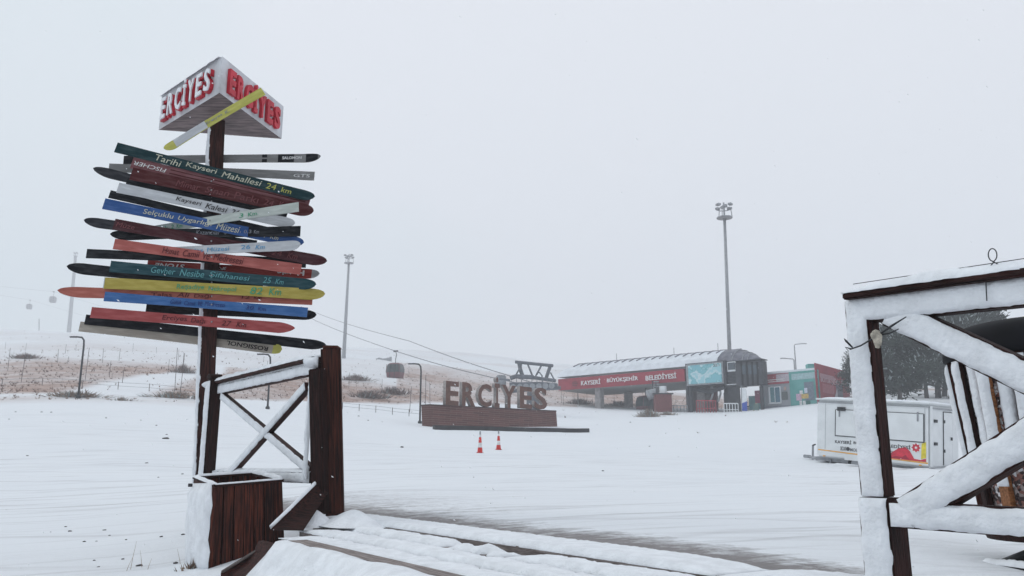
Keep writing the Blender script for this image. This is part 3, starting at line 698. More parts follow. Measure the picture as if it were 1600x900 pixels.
def ski(uL, vL, uR, vR, wpx, layer, tip, col, label, words=(), ends=(), yaw=0.0, tipcol=None, behind=False, thick=.010, point=1.0):
    """tip: 'L','R' or None (both square). words: (text, ink, f0, f1, hfrac, rot180)"""
    off = (-.075 - layer * LAY) if behind else (.075 + layer * LAY)
    d0 = 7.18 - off + yaw / 2; d1 = 7.18 - off - yaw / 2
    a = P(uL, vL, d0); b = P(uR, vR, d1); L = (b - a).length; W = wpx * 7.2 / F * 1.0
    x = (b - a).normalized(); z = Vector((0, -1, 0)); z = (z - x * z.dot(x)).normalized(); y = z.cross(x)
    M = frame((a + b) / 2, x, y)
    n = 44; top_ = []; 
    def hw(f):                                   # half width from tail (0) to tip (1)
        w_ = W / 2 * (1 - .10 * math.sin(math.pi * min(1, f / .93)))
        tl = .085
        if tip and f > 1 - tl:
            k = (f - (1 - tl)) / tl; w_ *= max(.0, 1 - k ** (2.2 / point)) ** (.55 * point ** .5)
        return max(w_, W * .02)
    def bend(f): return .085 * max(0, (f - .90) / .10) ** 2 * L * .12 * 3 if tip else 0
    v = []; f_ = []
    for i in range(n + 1):
        f = i / n
        f = 1 - (1 - f) ** 1.25 if tip else f
        fx = f if tip != 'L' else 1 - f
        X_ = (fx - .5) * L; h = hw(f); zz = bend(f) + .012 * math.sin(math.pi * f)
        v += [(X_, -h, zz), (X_, h, zz), (X_, h, zz - thick), (X_, -h, zz - thick)]
    for i in range(n):
        q = i * 4
        for k in range(4): f_.append((q + k, q + (k+1) % 4, q + 4 + (k+1) % 4, q + 4 + k))
    f_ += [(0, 1, 2, 3), (4*n, 4*n+1, 4*n+2, 4*n+3)]
    me = mesh(v, f_, 'ski'); me.materials.append(PT[col])
    if tipcol:
        me.materials.append(PT[tipcol[0]])
        for p in me.polygons:
            fx = (p.center.x / L + .5); fx = fx if tip != 'L' else 1 - fx
            if fx > tipcol[1]: p.material_index = 1
    bm_ = bmesh.new(); bm_.from_mesh(me); bmesh.ops.recalc_face_normals(bm_, faces=bm_.faces[:]); bm_.to_mesh(me); bm_.free()
    o = link('ski', me, None, sp, M); o['label'] = label
    for wd in words:
        s_, ink, f0, f1, hf = wd[:5]; rot = len(wd) > 5 and wd[5]
        bold = wd[6] if len(wd) > 6 else .0
        toks = s_.split(); tot_ = len(s_.replace('  ', ' ')); cur = f0
        for tk in toks:
            fw = (f1 - f0) * len(tk) / tot_; fa, fb = cur, cur + fw; cur = fb + (f1 - f0) / tot_
            if rot: fa, fb = f0 + f1 - fb, f0 + f1 - fa
            c = (a + b) / 2 + x * ((fa + fb) / 2 - .5) * L + z * (.0135 * math.sin(math.pi * (fa + fb) / 2) + .003) + y * rnd.gauss(0, .002)
            Mt = frame(c, (x + y * rnd.gauss(0, .02)) * (-1 if rot else 1), y * (-1 if rot else 1))
            text('lettering', tk, Mt, (fb - fa) * L * .97, W * hf * .82 * rnd.uniform(.88, 1.08), .0015, INK[ink], o, bold=bold, shear=rnd.uniform(0, .2))
    for (c_, f0, f1, y0, y1) in ends:            # painted bands
        zt_ = .015
        nseg = 6; mb = MB()
        for q in range(nseg):
            g0 = f0 + (f1 - f0) * q / nseg; g1 = f0 + (f1 - f0) * (q + 1) / nseg
            fa0 = g0 if tip != 'L' else 1 - g0; fa1 = g1 if tip != 'L' else 1 - g1
            e0 = bend(fa0) + .012 * math.sin(math.pi * fa0) + .0012; e1 = bend(fa1) + .012 * math.sin(math.pi * fa1) + .0012
            w0 = hw(fa0) * .99; w1 = hw(fa1) * .99
            mb.add([((g0 - .5) * L, w0 * y0, e0), ((g1 - .5) * L, w1 * y0, e1), ((g1 - .5) * L, w1 * y1, e1), ((g0 - .5) * L, w0 * y1, e0)], [(0, 1, 2, 3)])
        mb.build('painted_band', PT[c_], o, M)
    MB().lathe([(0, .004), (.006, .004), (.008, 0)], (0, 0, 0), 8).build('screw', METAL, o, frame((P(330 - (vL - 230) * .04, (vL + (vR - vL) * .5), 7.18)) * 0 + (a + b) / 2 + x * ((332 - (uL + uR) / 2) / max(1, (uR - uL))) * L + z * .015, x, y)) if not behind else None
    return o
# top to bottom
a_, b_2 = P(258, 233, 6.9), P(411, 143, 6.35)
ski(258, 234, 411, 142, 13, 44, 'L', 'lime', 'short yellow ski fading to white at its tip, nailed slantwise over the name box', [('Erciyes K.', 'grey', .42, .66, .5)], ends=[('white', .10, .42, -1, 1)], yaw=-.0)
ski(193, 250, 503, 247, 15, 1, 'R', 'grey', 'grey ski with black and white bands and a rounded black tip', [('SALOMON', 'white', .80, .90, .45, False, .03)],
    ends=[('black', .0, .05, -1, 1), ('black', .70, .725, .2, 1), ('black', .70, .725, -1, -.2), ('black', .78, .86, -1, 1), ('black', .92, .985, -1, 1)], behind=True)
ski(170, 262, 491, 275, 15, 0, None, 'grey', 'plain grey ski with square tail and a faded pink patch', [('GTS', 'white', .90, .98, .5)], ends=[('pink', .86, .985, -.7, .7)][:0], behind=True)
ski(181, 230, 494, 310, 17, 3, 'R', 'teal', 'dark teal ski reading Tarihi Kayseri Mahallesi 24 km', [('Tarihi  Kayseri Mahallesi', 'cream', .20, .735, .72), ('24 km', 'lime', .755, .88, .66)])
ski(150, 266, 447, 339, 16, 0, 'L', 'charcoal', 'charcoal ski with blunt tip jutting out to the left below the grey one')
ski(206, 254, 482, 320, 19, 2, None, 'pink', 'faded pink ski with pale striped lettering', [('FISCHER', 'white', .01, .2, .45, True)], ends=[('darkred', .22, .98, .25, .45), ('darkred', .22, .98, -.45, -.25)])
ski(205, 271, 492, 332, 21, 4, 'R', 'darkred', 'wide dark red ski with worn dark lettering and rounded tip', [('Mimar Sinan Parkı 24 Km', 'dim', .25, .86, .6)])
ski(198, 283, 445, 343, 13, 1, None, 'black', 'narrow black ski showing below the wide dark red one')
ski(184, 293, 463, 351, 17, 3, 'R', 'white', 'white ski reading Kayseri Kalesi', [('Kayseri   Kalesi   24 Km', 'black', .33, .79, .62)])
ski(171, 303, 440, 366, 13, 1, None, 'black', 'black ski crossing behind the white and the blue ones')
ski(162, 318, 477, 381, 18, 4, 'R', 'blue', 'bright blue ski reading Selçuklu Uygarlığı Müzesi', [('Selçuklu   Uygarlığı  Müzesi', 'cream', .2, .70, .75), ('24 Km', 'cream', .77, .87, .5)])
ski(232, 361, 466, 323, 15, 6, None, 'palegreen', 'pale short ski with green lettering sloping up to the right', [('Park  2 Km', 'green', .06, .24, .6), ('3 Km', 'green', .62, .74, .5)], ends=[('palegreen', 0, .01, -1, 1)], yaw=.36)
ski(177, 368, 469, 361, 17, 2, 'L', 'black', 'black ski reading 0,3 Km with square tail on the right', [('Kazancılar Çarşısı   0,3 Km', 'grey', .45, .80, .5)], yaw=.15)
ski(135, 346, 400, 383, 16, 1, 'L', 'charcoal', 'dark grey ski with blunt tip left of the maroon one')
ski(178, 350, 513, 410, 18, 3, 'R', 'maroon', 'maroon ski with a pointed dark tip on the right', [('Müze', 'dim', .01, .10, .6), ('24 Km', 'dim', .74, .86, .6)])
ski(240, 395, 472, 383, 16, 6, 'R', 'white', 'white ski with a round tip reading 26 Km in pale blue', [('Talas   Müzesi', 'lblue', .22, .55, .5), ('26 Km', 'lblue', .60, .76, .55)], yaw=.22)
ski(178, 381, 470, 421, 17, 4, None, 'salmon', 'salmon ski reading Hunat Camii ve Medresesi', [('Hunat Camii ve Medresesi', 'wine', .265, .70, .75)])
ski(135, 396, 478, 411, 15, 1, None, 'black', 'black ski with square tail jutting out left of the salmon one')
ski(230, 414, 501, 429, 16, 0, 'R', 'red', 'bright red ski with upside down white lettering and silver tip', [('Hatric', 'white', .75, .91, .7, True, .03), ('SPORT', 'white', .37, .46, .35, True, .02), ('STONE', 'white', .04, .22, .5, True, .02)], tipcol=('silver', .955), behind=True)
ski(172, 416, 496, 446, 18, 4, 'R', 'teal2', 'teal ski reading Gevher Nesibe Şifahanesi 25 Km', [('Gevher   Nesibe  Şifahanesi', 'teal', .2, .70, .72), ('25 Km', 'teal', .74, .84, .6)])
ski(109, 418, 410, 450, 18, 1, 'L', 'black', 'black ski with long rounded tip jutting out on the left')
ski(162, 442, 510, 461, 18, 4, 'R', 'yellow', 'yellow ski reading Reşadiye Nekropol 82 Km in green', [('Reşadiye  Nekropol', 'green', .33, .60, .62), ('82 Km', 'green', .66, .80, .7)], ends=[('palegreen', 0, .004, -1, 1)])
ski(96, 456, 488, 468, 17, 2, 'L', 'orange', 'long orange ski whose pointed tip sticks out furthest left', [('Talas  Ali Dağı', 'wine', .36, .60, .5), ('12 Km', 'wine', .72, .80, .4)])
ski(163, 463, 480, 488, 15, 5, None, 'blue2', 'lighter blue ski with dark blue lettering', [('Gülük  Camii  ve  Medresesi', 'navy', .33, .60, .6), ('30 Km', 'navy', .7, .8, .55)])
ski(228, 482, 496, 493, 16, 0, 'R', 'black', 'black ski with rounded tip on the right above the red pointed one', behind=True)
ski(142, 488, 463, 514, 17, 4, 'R', 'redsalmon', 'red ski with a sharp tip reading Erciyes Dağı 27 Km', [('Erciyes   Dağı', 'wine', .35, .58, .7), ('27 Km', 'wine', .64, .76, .6)], point=1.5)
ski(133, 499, 512, 541, 16, 0, 'R', 'black', 'long black ski whose tip bends over the tall post', behind=True)
ski(124, 510, 443, 547, 16, 1, 'R', 'beige', 'lowest ski, beige with a yellow tip and small black lettering', [('ROSSIGNOL', 'black', .72, .93, .5, True, .02)], tipcol=('lime', .955), behind=True, point=.5)

# ================================================================== PLAZA
# ---- name sign
SP_ = Plane((P(673, 650, 54).x, 54), (P(870, 655, 64.5).x, 64.5))
sg = thing('welcome_sign', 'long brown stone plinth carrying the big brown letters ERCİYES on the snowy plaza', 'sign', (SP_.O + SP_.A * SP_.L / 2) + Vector((0, 0, gz(0, 59))))
STN = bpy.data.materials.new('brown_stone'); STN.use_nodes = True; n_ = STN.node_tree; b_ = n_.nodes['Principled BSDF']; b_.inputs['Roughness'].default_value = .9
t_ = n_.nodes.new('ShaderNodeTexCoord'); k_ = n_.nodes.new('ShaderNodeTexBrick'); k_.inputs['Scale'].default_value = 1.0
k_.inputs['Brick Width'].default_value = 1.1; k_.inputs['Row Height'].default_value = .14; k_.inputs['Mortar Size'].default_value = .008
k_.inputs['Color1'].default_value = (.085, .028, .022, 1); k_.inputs['Color2'].default_value = (.14, .052, .042, 1); k_.inputs['Mortar'].default_value = (.24, .19, .18, 1)
n_.links.new(t_.outputs['Object'], k_.inputs['Vector']); n_.links.new(k_.outputs[0], b_.inputs['Base Color'])
def quad_on(PL, pts, off=0): return [PL.hit(u, v, off) for u, v in pts]
qd = quad_on(SP_, [(672, 632), (869, 642), (871.5, 669), (674, 668)])
Msg = frame(SP_.at(SP_.L / 2, 4.2), SP_.A, (0, 0, 1)); Mi = Msg.inverted(); lq = [Mi @ p for p in qd]
zn = Vector((0, 0, 1)) if (Mi.to_3x3() @ SP_.N).z > 0 else Vector((0, 0, -1))
MB().poly([lq[0], lq[1], lq[2] - Vector((0, .4, 0)), lq[3] - Vector((0, .4, 0))], zn, .8).build('plinth', STN, sg, Msg)
cpp = MB(); 
pp = quad_on(SP_, [(671.5, 631.4), (869.5, 641.4), (869.5, 643), (671.5, 633)], .03); cpp.poly(pp, SP_.N, .85).build('coping', mat('dark_coping', (.05, .025, .025), .8), sg)
LET = mat('letter_brown', (.085, .032, .020), .7, .4, 4, col2=(.14, .058, .038)); LES = mat('letter_side', (.30, .27, .26), .8, .2, 8)
lets = [('E', 692, 713, 597, 633.5), ('R', 717.5, 739, 599, 635), ('C', 742.5, 764, 601, 635.5), ('İ', 768.5, 776.5, 590, 637), ('Y', 780, 802, 603, 637.5), ('E', 808, 827, 605.5, 638), ('S', 830.5, 850.5, 607, 639.5)]
for ch, u0, u1, v0, v1 in lets:
    a = SP_.sz(u0, v1, -.2); b = SP_.sz(u1, v0, -.2); a2 = SP_.sz((u0 + u1) / 2, v1, -.2)
    text('letter', ch, frame(SP_.at((a[0] + b[0]) / 2, (a[1] + b[1]) / 2, -.2) , SP_.A, (0, 0, 1)), b[0] - a[0], b[1] - a2[1], .26, None, sg, bold=.03, mats=[LET, LES])
br_ = Plane((P(680, 667, 51.5).x, 51.5), (P(921, 675, 57).x, 57))
kv = []; nk = 16
for k in range(nk + 1):
    p = br_.hit(680 + 241 * k / nk, 674); z = gz(p.x, p.y)
    for (o_, h_) in ((0, -.15), (0, .27), (-.4, .29), (-.4, -.15)): q = p + br_.N * o_; kv.append(Vector((q.x, q.y, z + h_)))
kf = [(k*4+a, k*4+(a+1) % 4, k*4+4+(a+1) % 4, k*4+4+a) for k in range(nk) for a in range(4)] + [(0, 1, 2, 3), (nk*4, nk*4+1, nk*4+2, nk*4+3)]
kb_ = MB().add(kv, kf).build('kerb_beam', mat('dark_beam', (.035, .035, .038), .8, .3, 2)); tag(kb_, 'long dark beam lying in the snow in front of the name sign', 'beam')
# ---- cones
CO = mat('cone_orange', (.62, .035, .03), .5); CW = mat('cone_white', (.75, .75, .76), .5)
def cone(u, v, d, hpx, lab, tilt):
    p = P(u, v, d); p.z = gz(p.x, p.y); h = hpx * d / F
    t = thing('traffic_cone', lab, 'traffic cone', p, 'traffic cones in front of the name sign')
    MB().box(-.125, .125, -.125, .125, 0, .03, bev=.01).build('base', CO, t, Matrix.Translation(p))
    MB().lathe([(.095, .03), (.078, h * .25)], (0, 0, 0), 20).build('cone_body', CO, t, Matrix.Translation(p), True)
    rr_ = lambda f: .095 * (1 - f) + .022 * f
    for f0, f1, m in ((.25, .47, CW), (.47, .72, CO), (.72, .84, CW)):
        MB().lathe([(rr_(f0), h * f0), (rr_(f1), h * f1)], (0, 0, 0), 20).build('band', m, t, Matrix.Translation(p), True)
    MB().lathe([(rr_(.84), h * .84), (rr_(1), h), (0, h)], (0, 0, 0), 16).build('tip', METAL, t, Matrix.Translation(p), True)
    return t
cone(750, 712, 30, 33, 'red and white traffic cone, the one nearer the camera and further left', 0)
cone(779, 706.5, 33, 29, 'red and white traffic cone, the one set further back nearer the dark beam', 0)

# ---- lamps
def street_lamp(u, d, vtop, lab, m=DARKM, arm=.55, r=.055, vbase=None):
    b = G(u, d); t_ = P(u, vtop, d); t_.x = b.x
    t = thing('street_lamp', lab, 'street lamp', b, 'curved lamp posts round the plaza')
    H_ = t_.z - b.z
    MB().tube([b - Vector((0, 0, .2)), b + Vector((0, 0, H_ - .55)), b + Vector((-.03, 0, H_ - .22)), b + Vector((-.16, 0, H_ - .05)), b + Vector((-arm, 0, H_))], [r * 1.25, r, r, r, r * .8], 8).build('pole', m, t, smooth=True)
    MB().box(-arm - .35, -arm + .1, -.08, .08, H_ - .06, H_ + .02, Matrix.Translation(b), bev=.02).build('lamp_head', m, t)
    MB().lathe([(.14, -.05), (.14, .12), (.08, .2)], b, 10).build('base_collar', m, t)
street_lamp(122, 50, 526, 'dark curved lamp post on the snow field left of the ski signpost')
street_lamp(656, 57, 568, 'dark curved lamp post standing beside the left end of the name sign')
street_lamp(418, 54, 553, 'thin dark lamp post seen through the crossed railing')
def mast(u, d, vtop, lab, nm='floodlight_mast', r0=.45, r1=.2, m=METAL, tipx=None, vb=None, lights=True, thin=1):
    b = G(u, d); t_ = P(tipx or u, vtop, d)
    t = thing(nm, lab, 'floodlight mast', b, 'tall floodlight masts'); tp_ = Vector((t_.x, d, t_.z))
    MB().tube([b - Vector((0, 0, 1)), b.lerp(tp_, .5), tp_], [r0, (r0 + r1) / 2, r1], 10).build('pole', m, t, smooth=True)
    if lights:
        MB().lathe([(.3, -.2), (1.1, -.1), (1.1, .05), (.3, .1)], tp_, 14).build('platform', m, t)
        MB().tube([tp_, tp_ + Vector((0, 0, 2.2))], .12, 6).build('mast_top', m, t)
        for k in range(6):
            q = k / 6 * 2 * math.pi + .4; c = tp_ + Vector((.95 * math.cos(q), .95 * math.sin(q), 1.45 + .35 * (k % 2)))
            fl_ = MB().box(-.32, .32, -.16, .16, -.26, .26, frame(c, (-math.sin(q), math.cos(q), 0), (0, 0, 1)), bev=.05).build('floodlight', m, t)
        MB().lathe([(.9, 1.2), (1.0, 1.2), (1.0, 1.3), (.9, 1.3), (.9, 1.2)], tp_, 16).build('light_ring', m, t)
        for k in range(3):
            q = k / 3 * 6.28; MB().tube([tp_ + Vector((1.1 * math.cos(q), 1.1 * math.sin(q), 0)), tp_ + Vector((.95 * math.cos(q), .95 * math.sin(q), 1.25))], .06, 5).build('strut', m, t)
    return t
mast(1143, 112, 340, 'tall floodlight mast rising behind the lift station', tipx=1132, r0=.30, r1=.20)
mast(537, 190, 411, 'pale floodlight mast standing on the hillside between signpost and name sign', tipx=545, r0=.46, r1=.26)
mast(106, 420, 400, 'faint far mast nearly lost in the haze on the left', tipx=118, r0=1.1, r1=.7)
mast(61, 440, 498, 'thin faint pole on the skyline at the far left', tipx=61, lights=False, r0=.35, r1=.3)
def far_lamp(u, d, vt, lab, arm=1):
    b = G(u, d); t_ = P(u, vt, d); t = thing('road_lamp', lab, 'street lamp', b, 'grey lamp posts behind the kiosk'); H_ = t_.z - b.z
    MB().tube([b, b + Vector((0, 0, H_ * .97)), b + Vector((.1 * arm, 0, H_)), b + Vector((1.3 * arm, 0, H_ + .1))], [.12, .08, .07, .06], 6).build('pole', METAL, t)
    MB().box(-.35, .35, -.12, .12, -.06, .06, Matrix.Translation(b + Vector((1.5 * arm, 0, H_ + .1)))).build('lamp_head', METAL, t)
far_lamp(1247, 125, 538, 'grey lamp post with arm to the right behind the kiosk')
far_lamp(1245, 115, 561, 'shorter grey lamp post with arm to the left behind the kiosk', -1)

# ================================================================== LIFT STATION
ST = Plane((P(873, 600, 108).x, 108), (P(1192, 600, 90).x, 90)); A_, N_ = ST.A, ST.N
sgz = (ST.sz(1072, 646)[1] + ST.sz(930, 651)[1]) / 2
stn = thing('lift_station', 'long gondola lift station with snowy curved roof and red name band', 'lift station', ST.at(ST.L / 2, sgz))
def sx(u, v=600, off=0): return ST.sz(u, v, off)
s_r = sx(1072)[0]; zE = 12.05; zR = 14.15; s_end = sx(1190)[0]; s_cap = sx(1128)[0]
prof = [(0, 0), (-.5, .75), (-1.4, 1.35), (-2.6, 1.8), (-4.2, 2.0), (-6, 2.05), (-7.8, 1.8), (-9.2, 1.3), (-10.2, .6), (-10.6, 0)]
ROOFS = mat('roof_snow_dusted', (.72, .75, .80), .7, .08, 1.2, bump=.2); ROOFD = mat('dark_roof', (.06, .06, .085), .45, .3, 1.5, col2=(.16, .16, .20)); RIB = mat('roof_rib', (.16, .16, .19), .6)
def roof_sec(s, scale, drop=0, n0=0): return [ST.at(s, zE + z * scale - drop, n0 + n * 1.0) for n, z in prof]
secs = [(-.3, .80, 0), (1.2, .97, 0)] + [(s, 1.0, 0) for s in np.linspace(2.2, s_cap - .6, 12)]
vs = []; fs = []
for s, k, d_ in secs: vs += roof_sec(s + (0 if k == 1 else 0), k)
m_ = len(prof)
for i in range(len(secs) - 1):
    for j in range(m_ - 1): fs.append((i*m_+j, (i+1)*m_+j, (i+1)*m_+j+1, i*m_+j+1))
fs.append(tuple(range(m_)))
ro = MB().add(vs, fs).build('roof', ROOFS, stn, smooth=False); ro['label'] = 'curved roof dusted with snow'
for s in np.linspace(1.4, s_cap - 1.2, 20):
    pts = [ST.at(s + .0, zE + z * 1.0 + .05, n + .02) for n, z in prof[2:6]]
    MB().tube(pts, .07, 5).build('roof_rib', RIB, ro)
MB().tube([ST.at(.8, zE + 2.12, -5.5), ST.at(s_cap, zE + 2.18, -5.5)], .09, 5).build('ridge_rail', RIB, ro)
for s in (s_cap * .25, s_cap * .62, s_cap * .88): MB().tube([ST.at(s, zE + 2.0, -5), ST.at(s, zE + 3.1, -5)], .04, 5).build('lightning_rod', METAL, ro)
# rounded dark nose
vs = []; fs = []; nsec = 9; s_nose = s_end + .0
for i in range(nsec):
    f = i / (nsec - 1); s = s_cap - .55 + (s_nose - s_cap + .3) * f; k = 1 - .86 * f ** 1.5
    vs += [ST.at(s, zE + z * (1.02 * k) + .02 + .0 * f, n * (1 - .86 * f)) for n, z in prof]
for i in range(nsec - 1):
    for j in range(m_ - 1): fs.append((i*m_+j, (i+1)*m_+j, (i+1)*m_+j+1, i*m_+j+1))
fs.append(tuple((nsec - 1) * m_ + j for j in range(m_)))
no_ = MB().add(vs, fs).build('roof_nose', ROOFD, stn, smooth=True); no_['label'] = 'rounded dark end of the roof'
for i in (3, 5, 6): MB().tube([v + Vector((0, 0, .04)) for v in vs[i*m_:(i+1)*m_]], .05, 4).build('seam', METAL, no_)
# red name band
bandq = quad_on(ST, [(873, 591), (1071, 577.5), (1071, 597), (873, 608.5)], .15)
zb0_ = (bandq[2].z + bandq[3].z) / 2; zb1_ = (bandq[0].z + bandq[1].z) / 2
sb0 = sx(873)[0]; sb1 = sx(1071)[0]
band = MB().box(0, sb1 - sb0, -.1, .2, 0, zb1_ - zb0_, frame(ST.at(sb0, zb0_), A_, Vector((0, 0, 1)).cross(A_)) ).build('name_band', RED, stn); band['label'] = 'red band with white lettering'
bh = zb1_ - zb0_; zc_ = (zb0_ + zb1_) / 2
LW = mat('letter_white', (.8, .8, .8), .5)
for wd, u0, u1 in (('KAYSERİ', 910, 940), ('BÜYÜKŞEHİR', 950.5, 999), ('BELEDİYESİ', 1011, 1059)):
    a, b = sx(u0)[0], sx(u1)[0]; text('lettering', wd, frame(ST.at((a + b) / 2, zc_ + .05, .25), A_, (0, 0, 1)), b - a, bh * .52, .06, LW, band, bold=.012)
e = ST.at(sx(900)[0], zc_, .25); Mt = frame(e, A_, (0, 0, 1))
MB().box(-.45, .45, -.10, .0, 0, .05, Mt).box(-.35, .35, .12, .22, 0, .05, Mt).box(-.35, .35, -.34, -.24, 0, .05, Mt).build('emblem', mat('emblem_dark', (.12, .02, .03), .5), band)
# soffit beam, columns
MB().box(0, sb1 - sb0, 0, 9, zb0_ - .05, zb0_ + .35, frame(ST.at(sb0, 0, -.35), A_, Vector((0, 0, 1)).cross(A_))).build('soffit', mat('soffit', (.35, .36, .36), .8), stn)
for u in (930.5,):
    for off, nm in ((-.8, 'column'), (-7.5, 'column')):
        s = sx(u)[0]; MB().box(s - .42, s + .42, off - .45, off + .45, sgz - 1.5, zb0_, Matrix(((A_.x, N_.x, 0, ST.O.x), (A_.y, N_.y, 0, ST.O.y), (0, 0, 1, 0), (0, 0, 0, 1))), bev=.06).build(nm, CONC, stn)
SM = Matrix(((A_.x, N_.x, 0, ST.O.x), (A_.y, N_.y, 0, ST.O.y), (0, 0, 1, 0), (0, 0, 0, 1)))
def sbox(nm, u0, u1, v0, v1, m, off=0, dep=.3, parent=None, bev=0.02):
    a = ST.sz(u0, v1, off); b = ST.sz(u1, v0, off)
    return MB().box(a[0], b[0], off - dep, off, min(a[1], b[1]), max(a[1], b[1]), SM, bev=bev).build(nm, m, parent or stn)
DKP = mat('charcoal_panel', (.035, .036, .045), .5, .3, 1.5)
# screen block
sbox('screen_housing', 1072, 1133, 563, 604, DKP, .45, 3.5)
sbox('screen_frame', 1073, 1129, 564.5, 603, METAL, .5, .1)
MAP = bpy.data.materials.new('map_panel'); MAP.use_nodes = True; n_ = MAP.node_tree; b_ = n_.nodes['Principled BSDF']
t_ = n_.nodes.new('ShaderNodeTexCoord'); x_ = n_.nodes.new('ShaderNodeTexNoise'); x_.inputs['Scale'].default_value = .9; x_.inputs['Detail'].default_value = 4; n_.links.new(t_.outputs['Object'], x_.inputs['Vector'])
r_ = n_.nodes.new('ShaderNodeValToRGB'); els = r_.color_ramp.elements; els[0].position = .35; els[0].color = (.20, .50, .58, 1); els[1].position = .62; els[1].color = (.34, .62, .68, 1)
for p_, c_ in ((.47, (.22, .52, .58)), (.485, (.10, .36, .38)), (.50, (.26, .56, .62)), (.56, (.62, .74, .78))):
    e_ = els.new(p_); e_.color = (*c_, 1)
n_.links.new(x_.outputs['Fac'], r_.inputs[0]); n_.links.new(r_.outputs[0], b_.inputs['Base Color']); b_.inputs['Roughness'].default_value = .4
scr = sbox('map_board', 1076, 1126.5, 567, 600.5, MAP, .55, .06); scr['label'] = 'pale blue piste map board'
a = ST.sz(1119, 570.5, .58); text('lettering', '22:1', frame(ST.at(a[0], a[1], .56), A_, (0, 0, 1)), .75, .28, .02, INK['black'], scr)
# stair / glazing column, dark box
sbox('glazed_panel', 1134, 1150, 563, 604, DKP, .1, 2.5)
for v0, v1 in ((565, 580), (584, 600)): pass
sbox('window', 1136.5, 1149, 564.5, 581, WHITE, .16, .06); sbox('window', 1137.5, 1148, 566, 578, GLASS, .2, .04)
for k in range(7): sbox('louvre', 1136, 1149.5, 584 + k * 2.3, 585 + k * 2.3, METAL, .2, .1, bev=0)
sbox('ledge', 1135, 1151, 599.5, 601.5, WHITE, .35, .5)
sbox('control_cabin', 1150.5, 1190.5, 563, 603.5, DKP, .35, 1.2)
for u in (1159, 1167, 1175, 1183): sbox('cabin_joint', u, u + .7, 565, 602, BLACK, .38, .05, bev=0)
for u0 in (1160, 1169, 1177): sbox('cabin_window', u0, u0 + 5, 570, 585, GLASS, .40, .04)
sbox('roof_edge', 1150, 1191, 561.5, 563.5, DKP, .5, 1.4)
for u in (1073, 1078, 1152.5, 1189): sbox('steel_post', u, u + 2.0, 603, 648, DKP, .2, .25)
sbox('stair_wall', 1138, 1152, 603, 632, DKP, -.8, .3)
for u in (1133, 1137): sbox('steel_post', u, u + 3.5, 603, 646, DKP, -1.6, .4)
sbox('drive_column', 1090, 1100, 600, 648, CONC, -2, 1.6)
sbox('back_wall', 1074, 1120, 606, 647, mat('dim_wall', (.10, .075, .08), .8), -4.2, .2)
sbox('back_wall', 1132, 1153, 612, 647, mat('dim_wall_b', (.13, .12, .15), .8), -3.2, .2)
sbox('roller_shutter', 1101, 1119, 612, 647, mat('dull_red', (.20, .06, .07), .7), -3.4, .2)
sbox('ticket_booth', 1171, 1188, 618, 648, mat('booth_teal', (.10, .22, .24), .7), -1.6, 1.5)
sbox('booth_panel', 1180, 1187, 610, 630, mat('booth_red', (.25, .05, .10), .7), -1.5, .08)
MB().tube([ST.hit(1083, 607, -.5), ST.hit(1110, 612, -.5), ST.hit(1133, 604, -.5)], .28, 8).build('drive_housing', DKP, stn)
for u in (1112, 1124): MB().tube([ST.hit(u, 604, -.6), ST.hit(u + 2, 615, -.6), ST.hit(u - 2, 628, -.6)], .12, 6).build('hanger_arm', METAL, stn)
# railings under the station
def rail_thing(nm, lab, u0, u1, v0, v1, off, m, bars=7, grid=False):
    c = ST.hit((u0 + u1) / 2, v1, off); t = thing(nm, lab, 'barrier', c)
    a = ST.hit(u0, v0, off); b = ST.hit(u1, v0, off); z0_ = ST.hit(u0, v1, off).z - .3
    MB().tube([a, b], .06, 6).build('top_bar', m, t); MB().tube([Vector((a.x, a.y, (a.z + z0_) / 2)), Vector((b.x, b.y, (b.z + z0_) / 2))], .04, 6).build('middle_bar', m, t)
    for k in range(bars):
        p = a.lerp(b, k / (bars - 1)); MB().tube([p, Vector((p.x, p.y, z0_))], .05 if not grid else .035, 5).build('upright', m, t)
rail_thing('crowd_barrier', 'red queue barrier under the lift station drive', 1088, 1118, 626, 647, .6, mat('barrier_red', (.38, .05, .07), .6), 8)
rail_thing('handrail', 'pale handrail beside the station stair post', 1131, 1153, 630.5, 646, 1.0, WHITE, 6)
rail_thing('safety_rail', 'thin grey railing left of the station piste map', 1042, 1074, 634, 648, .2, METAL, 7)
fg = thing('feather_flag', 'white and blue banner standing under the control cabin', 'banner', ST.hit(1164, 648, 1.2))
MB().tube([ST.hit(1158.5, 648, 1.2), ST.hit(1158.5, 603, 1.2)], .05, 6).build('pole', METAL, fg)
MB().poly([ST.hit(1159.5, 606, 1.2), ST.hit(1166, 608, 1.2), ST.hit(1167, 630, 1.2), ST.hit(1159.5, 630, 1.2)], N_, .05).build('cloth', WHITE, fg)
MB().poly([ST.hit(1159.5, 630, 1.2), ST.hit(1167, 627, 1.25), ST.hit(1167.5, 642, 1.2), ST.hit(1159.5, 642, 1.2)], N_, .05).build('cloth', mat('flag_blue', (.04, .09, .42), .7), fg)
ef = thing('easel_board', 'small folding sign board with yellow legs under the control cabin', 'sign board', ST.hit(1181, 648, 1.4))
for u0, u1 in ((1176, 1181), (1187, 1182)): MB().tube([ST.hit(u0, 648, 1.4), ST.hit(u1, 630, 1.4)], .06, 5).build('leg', mat('dull_yellow', (.4, .38, .2), .7), ef)
MB().poly([ST.hit(1178, 631, 1.5), ST.hit(1185, 631, 1.5), ST.hit(1186, 641, 1.5), ST.hit(1177, 641, 1.5)], N_, .04).build('panel', mat('dull_green', (.10, .16, .15), .7), ef)

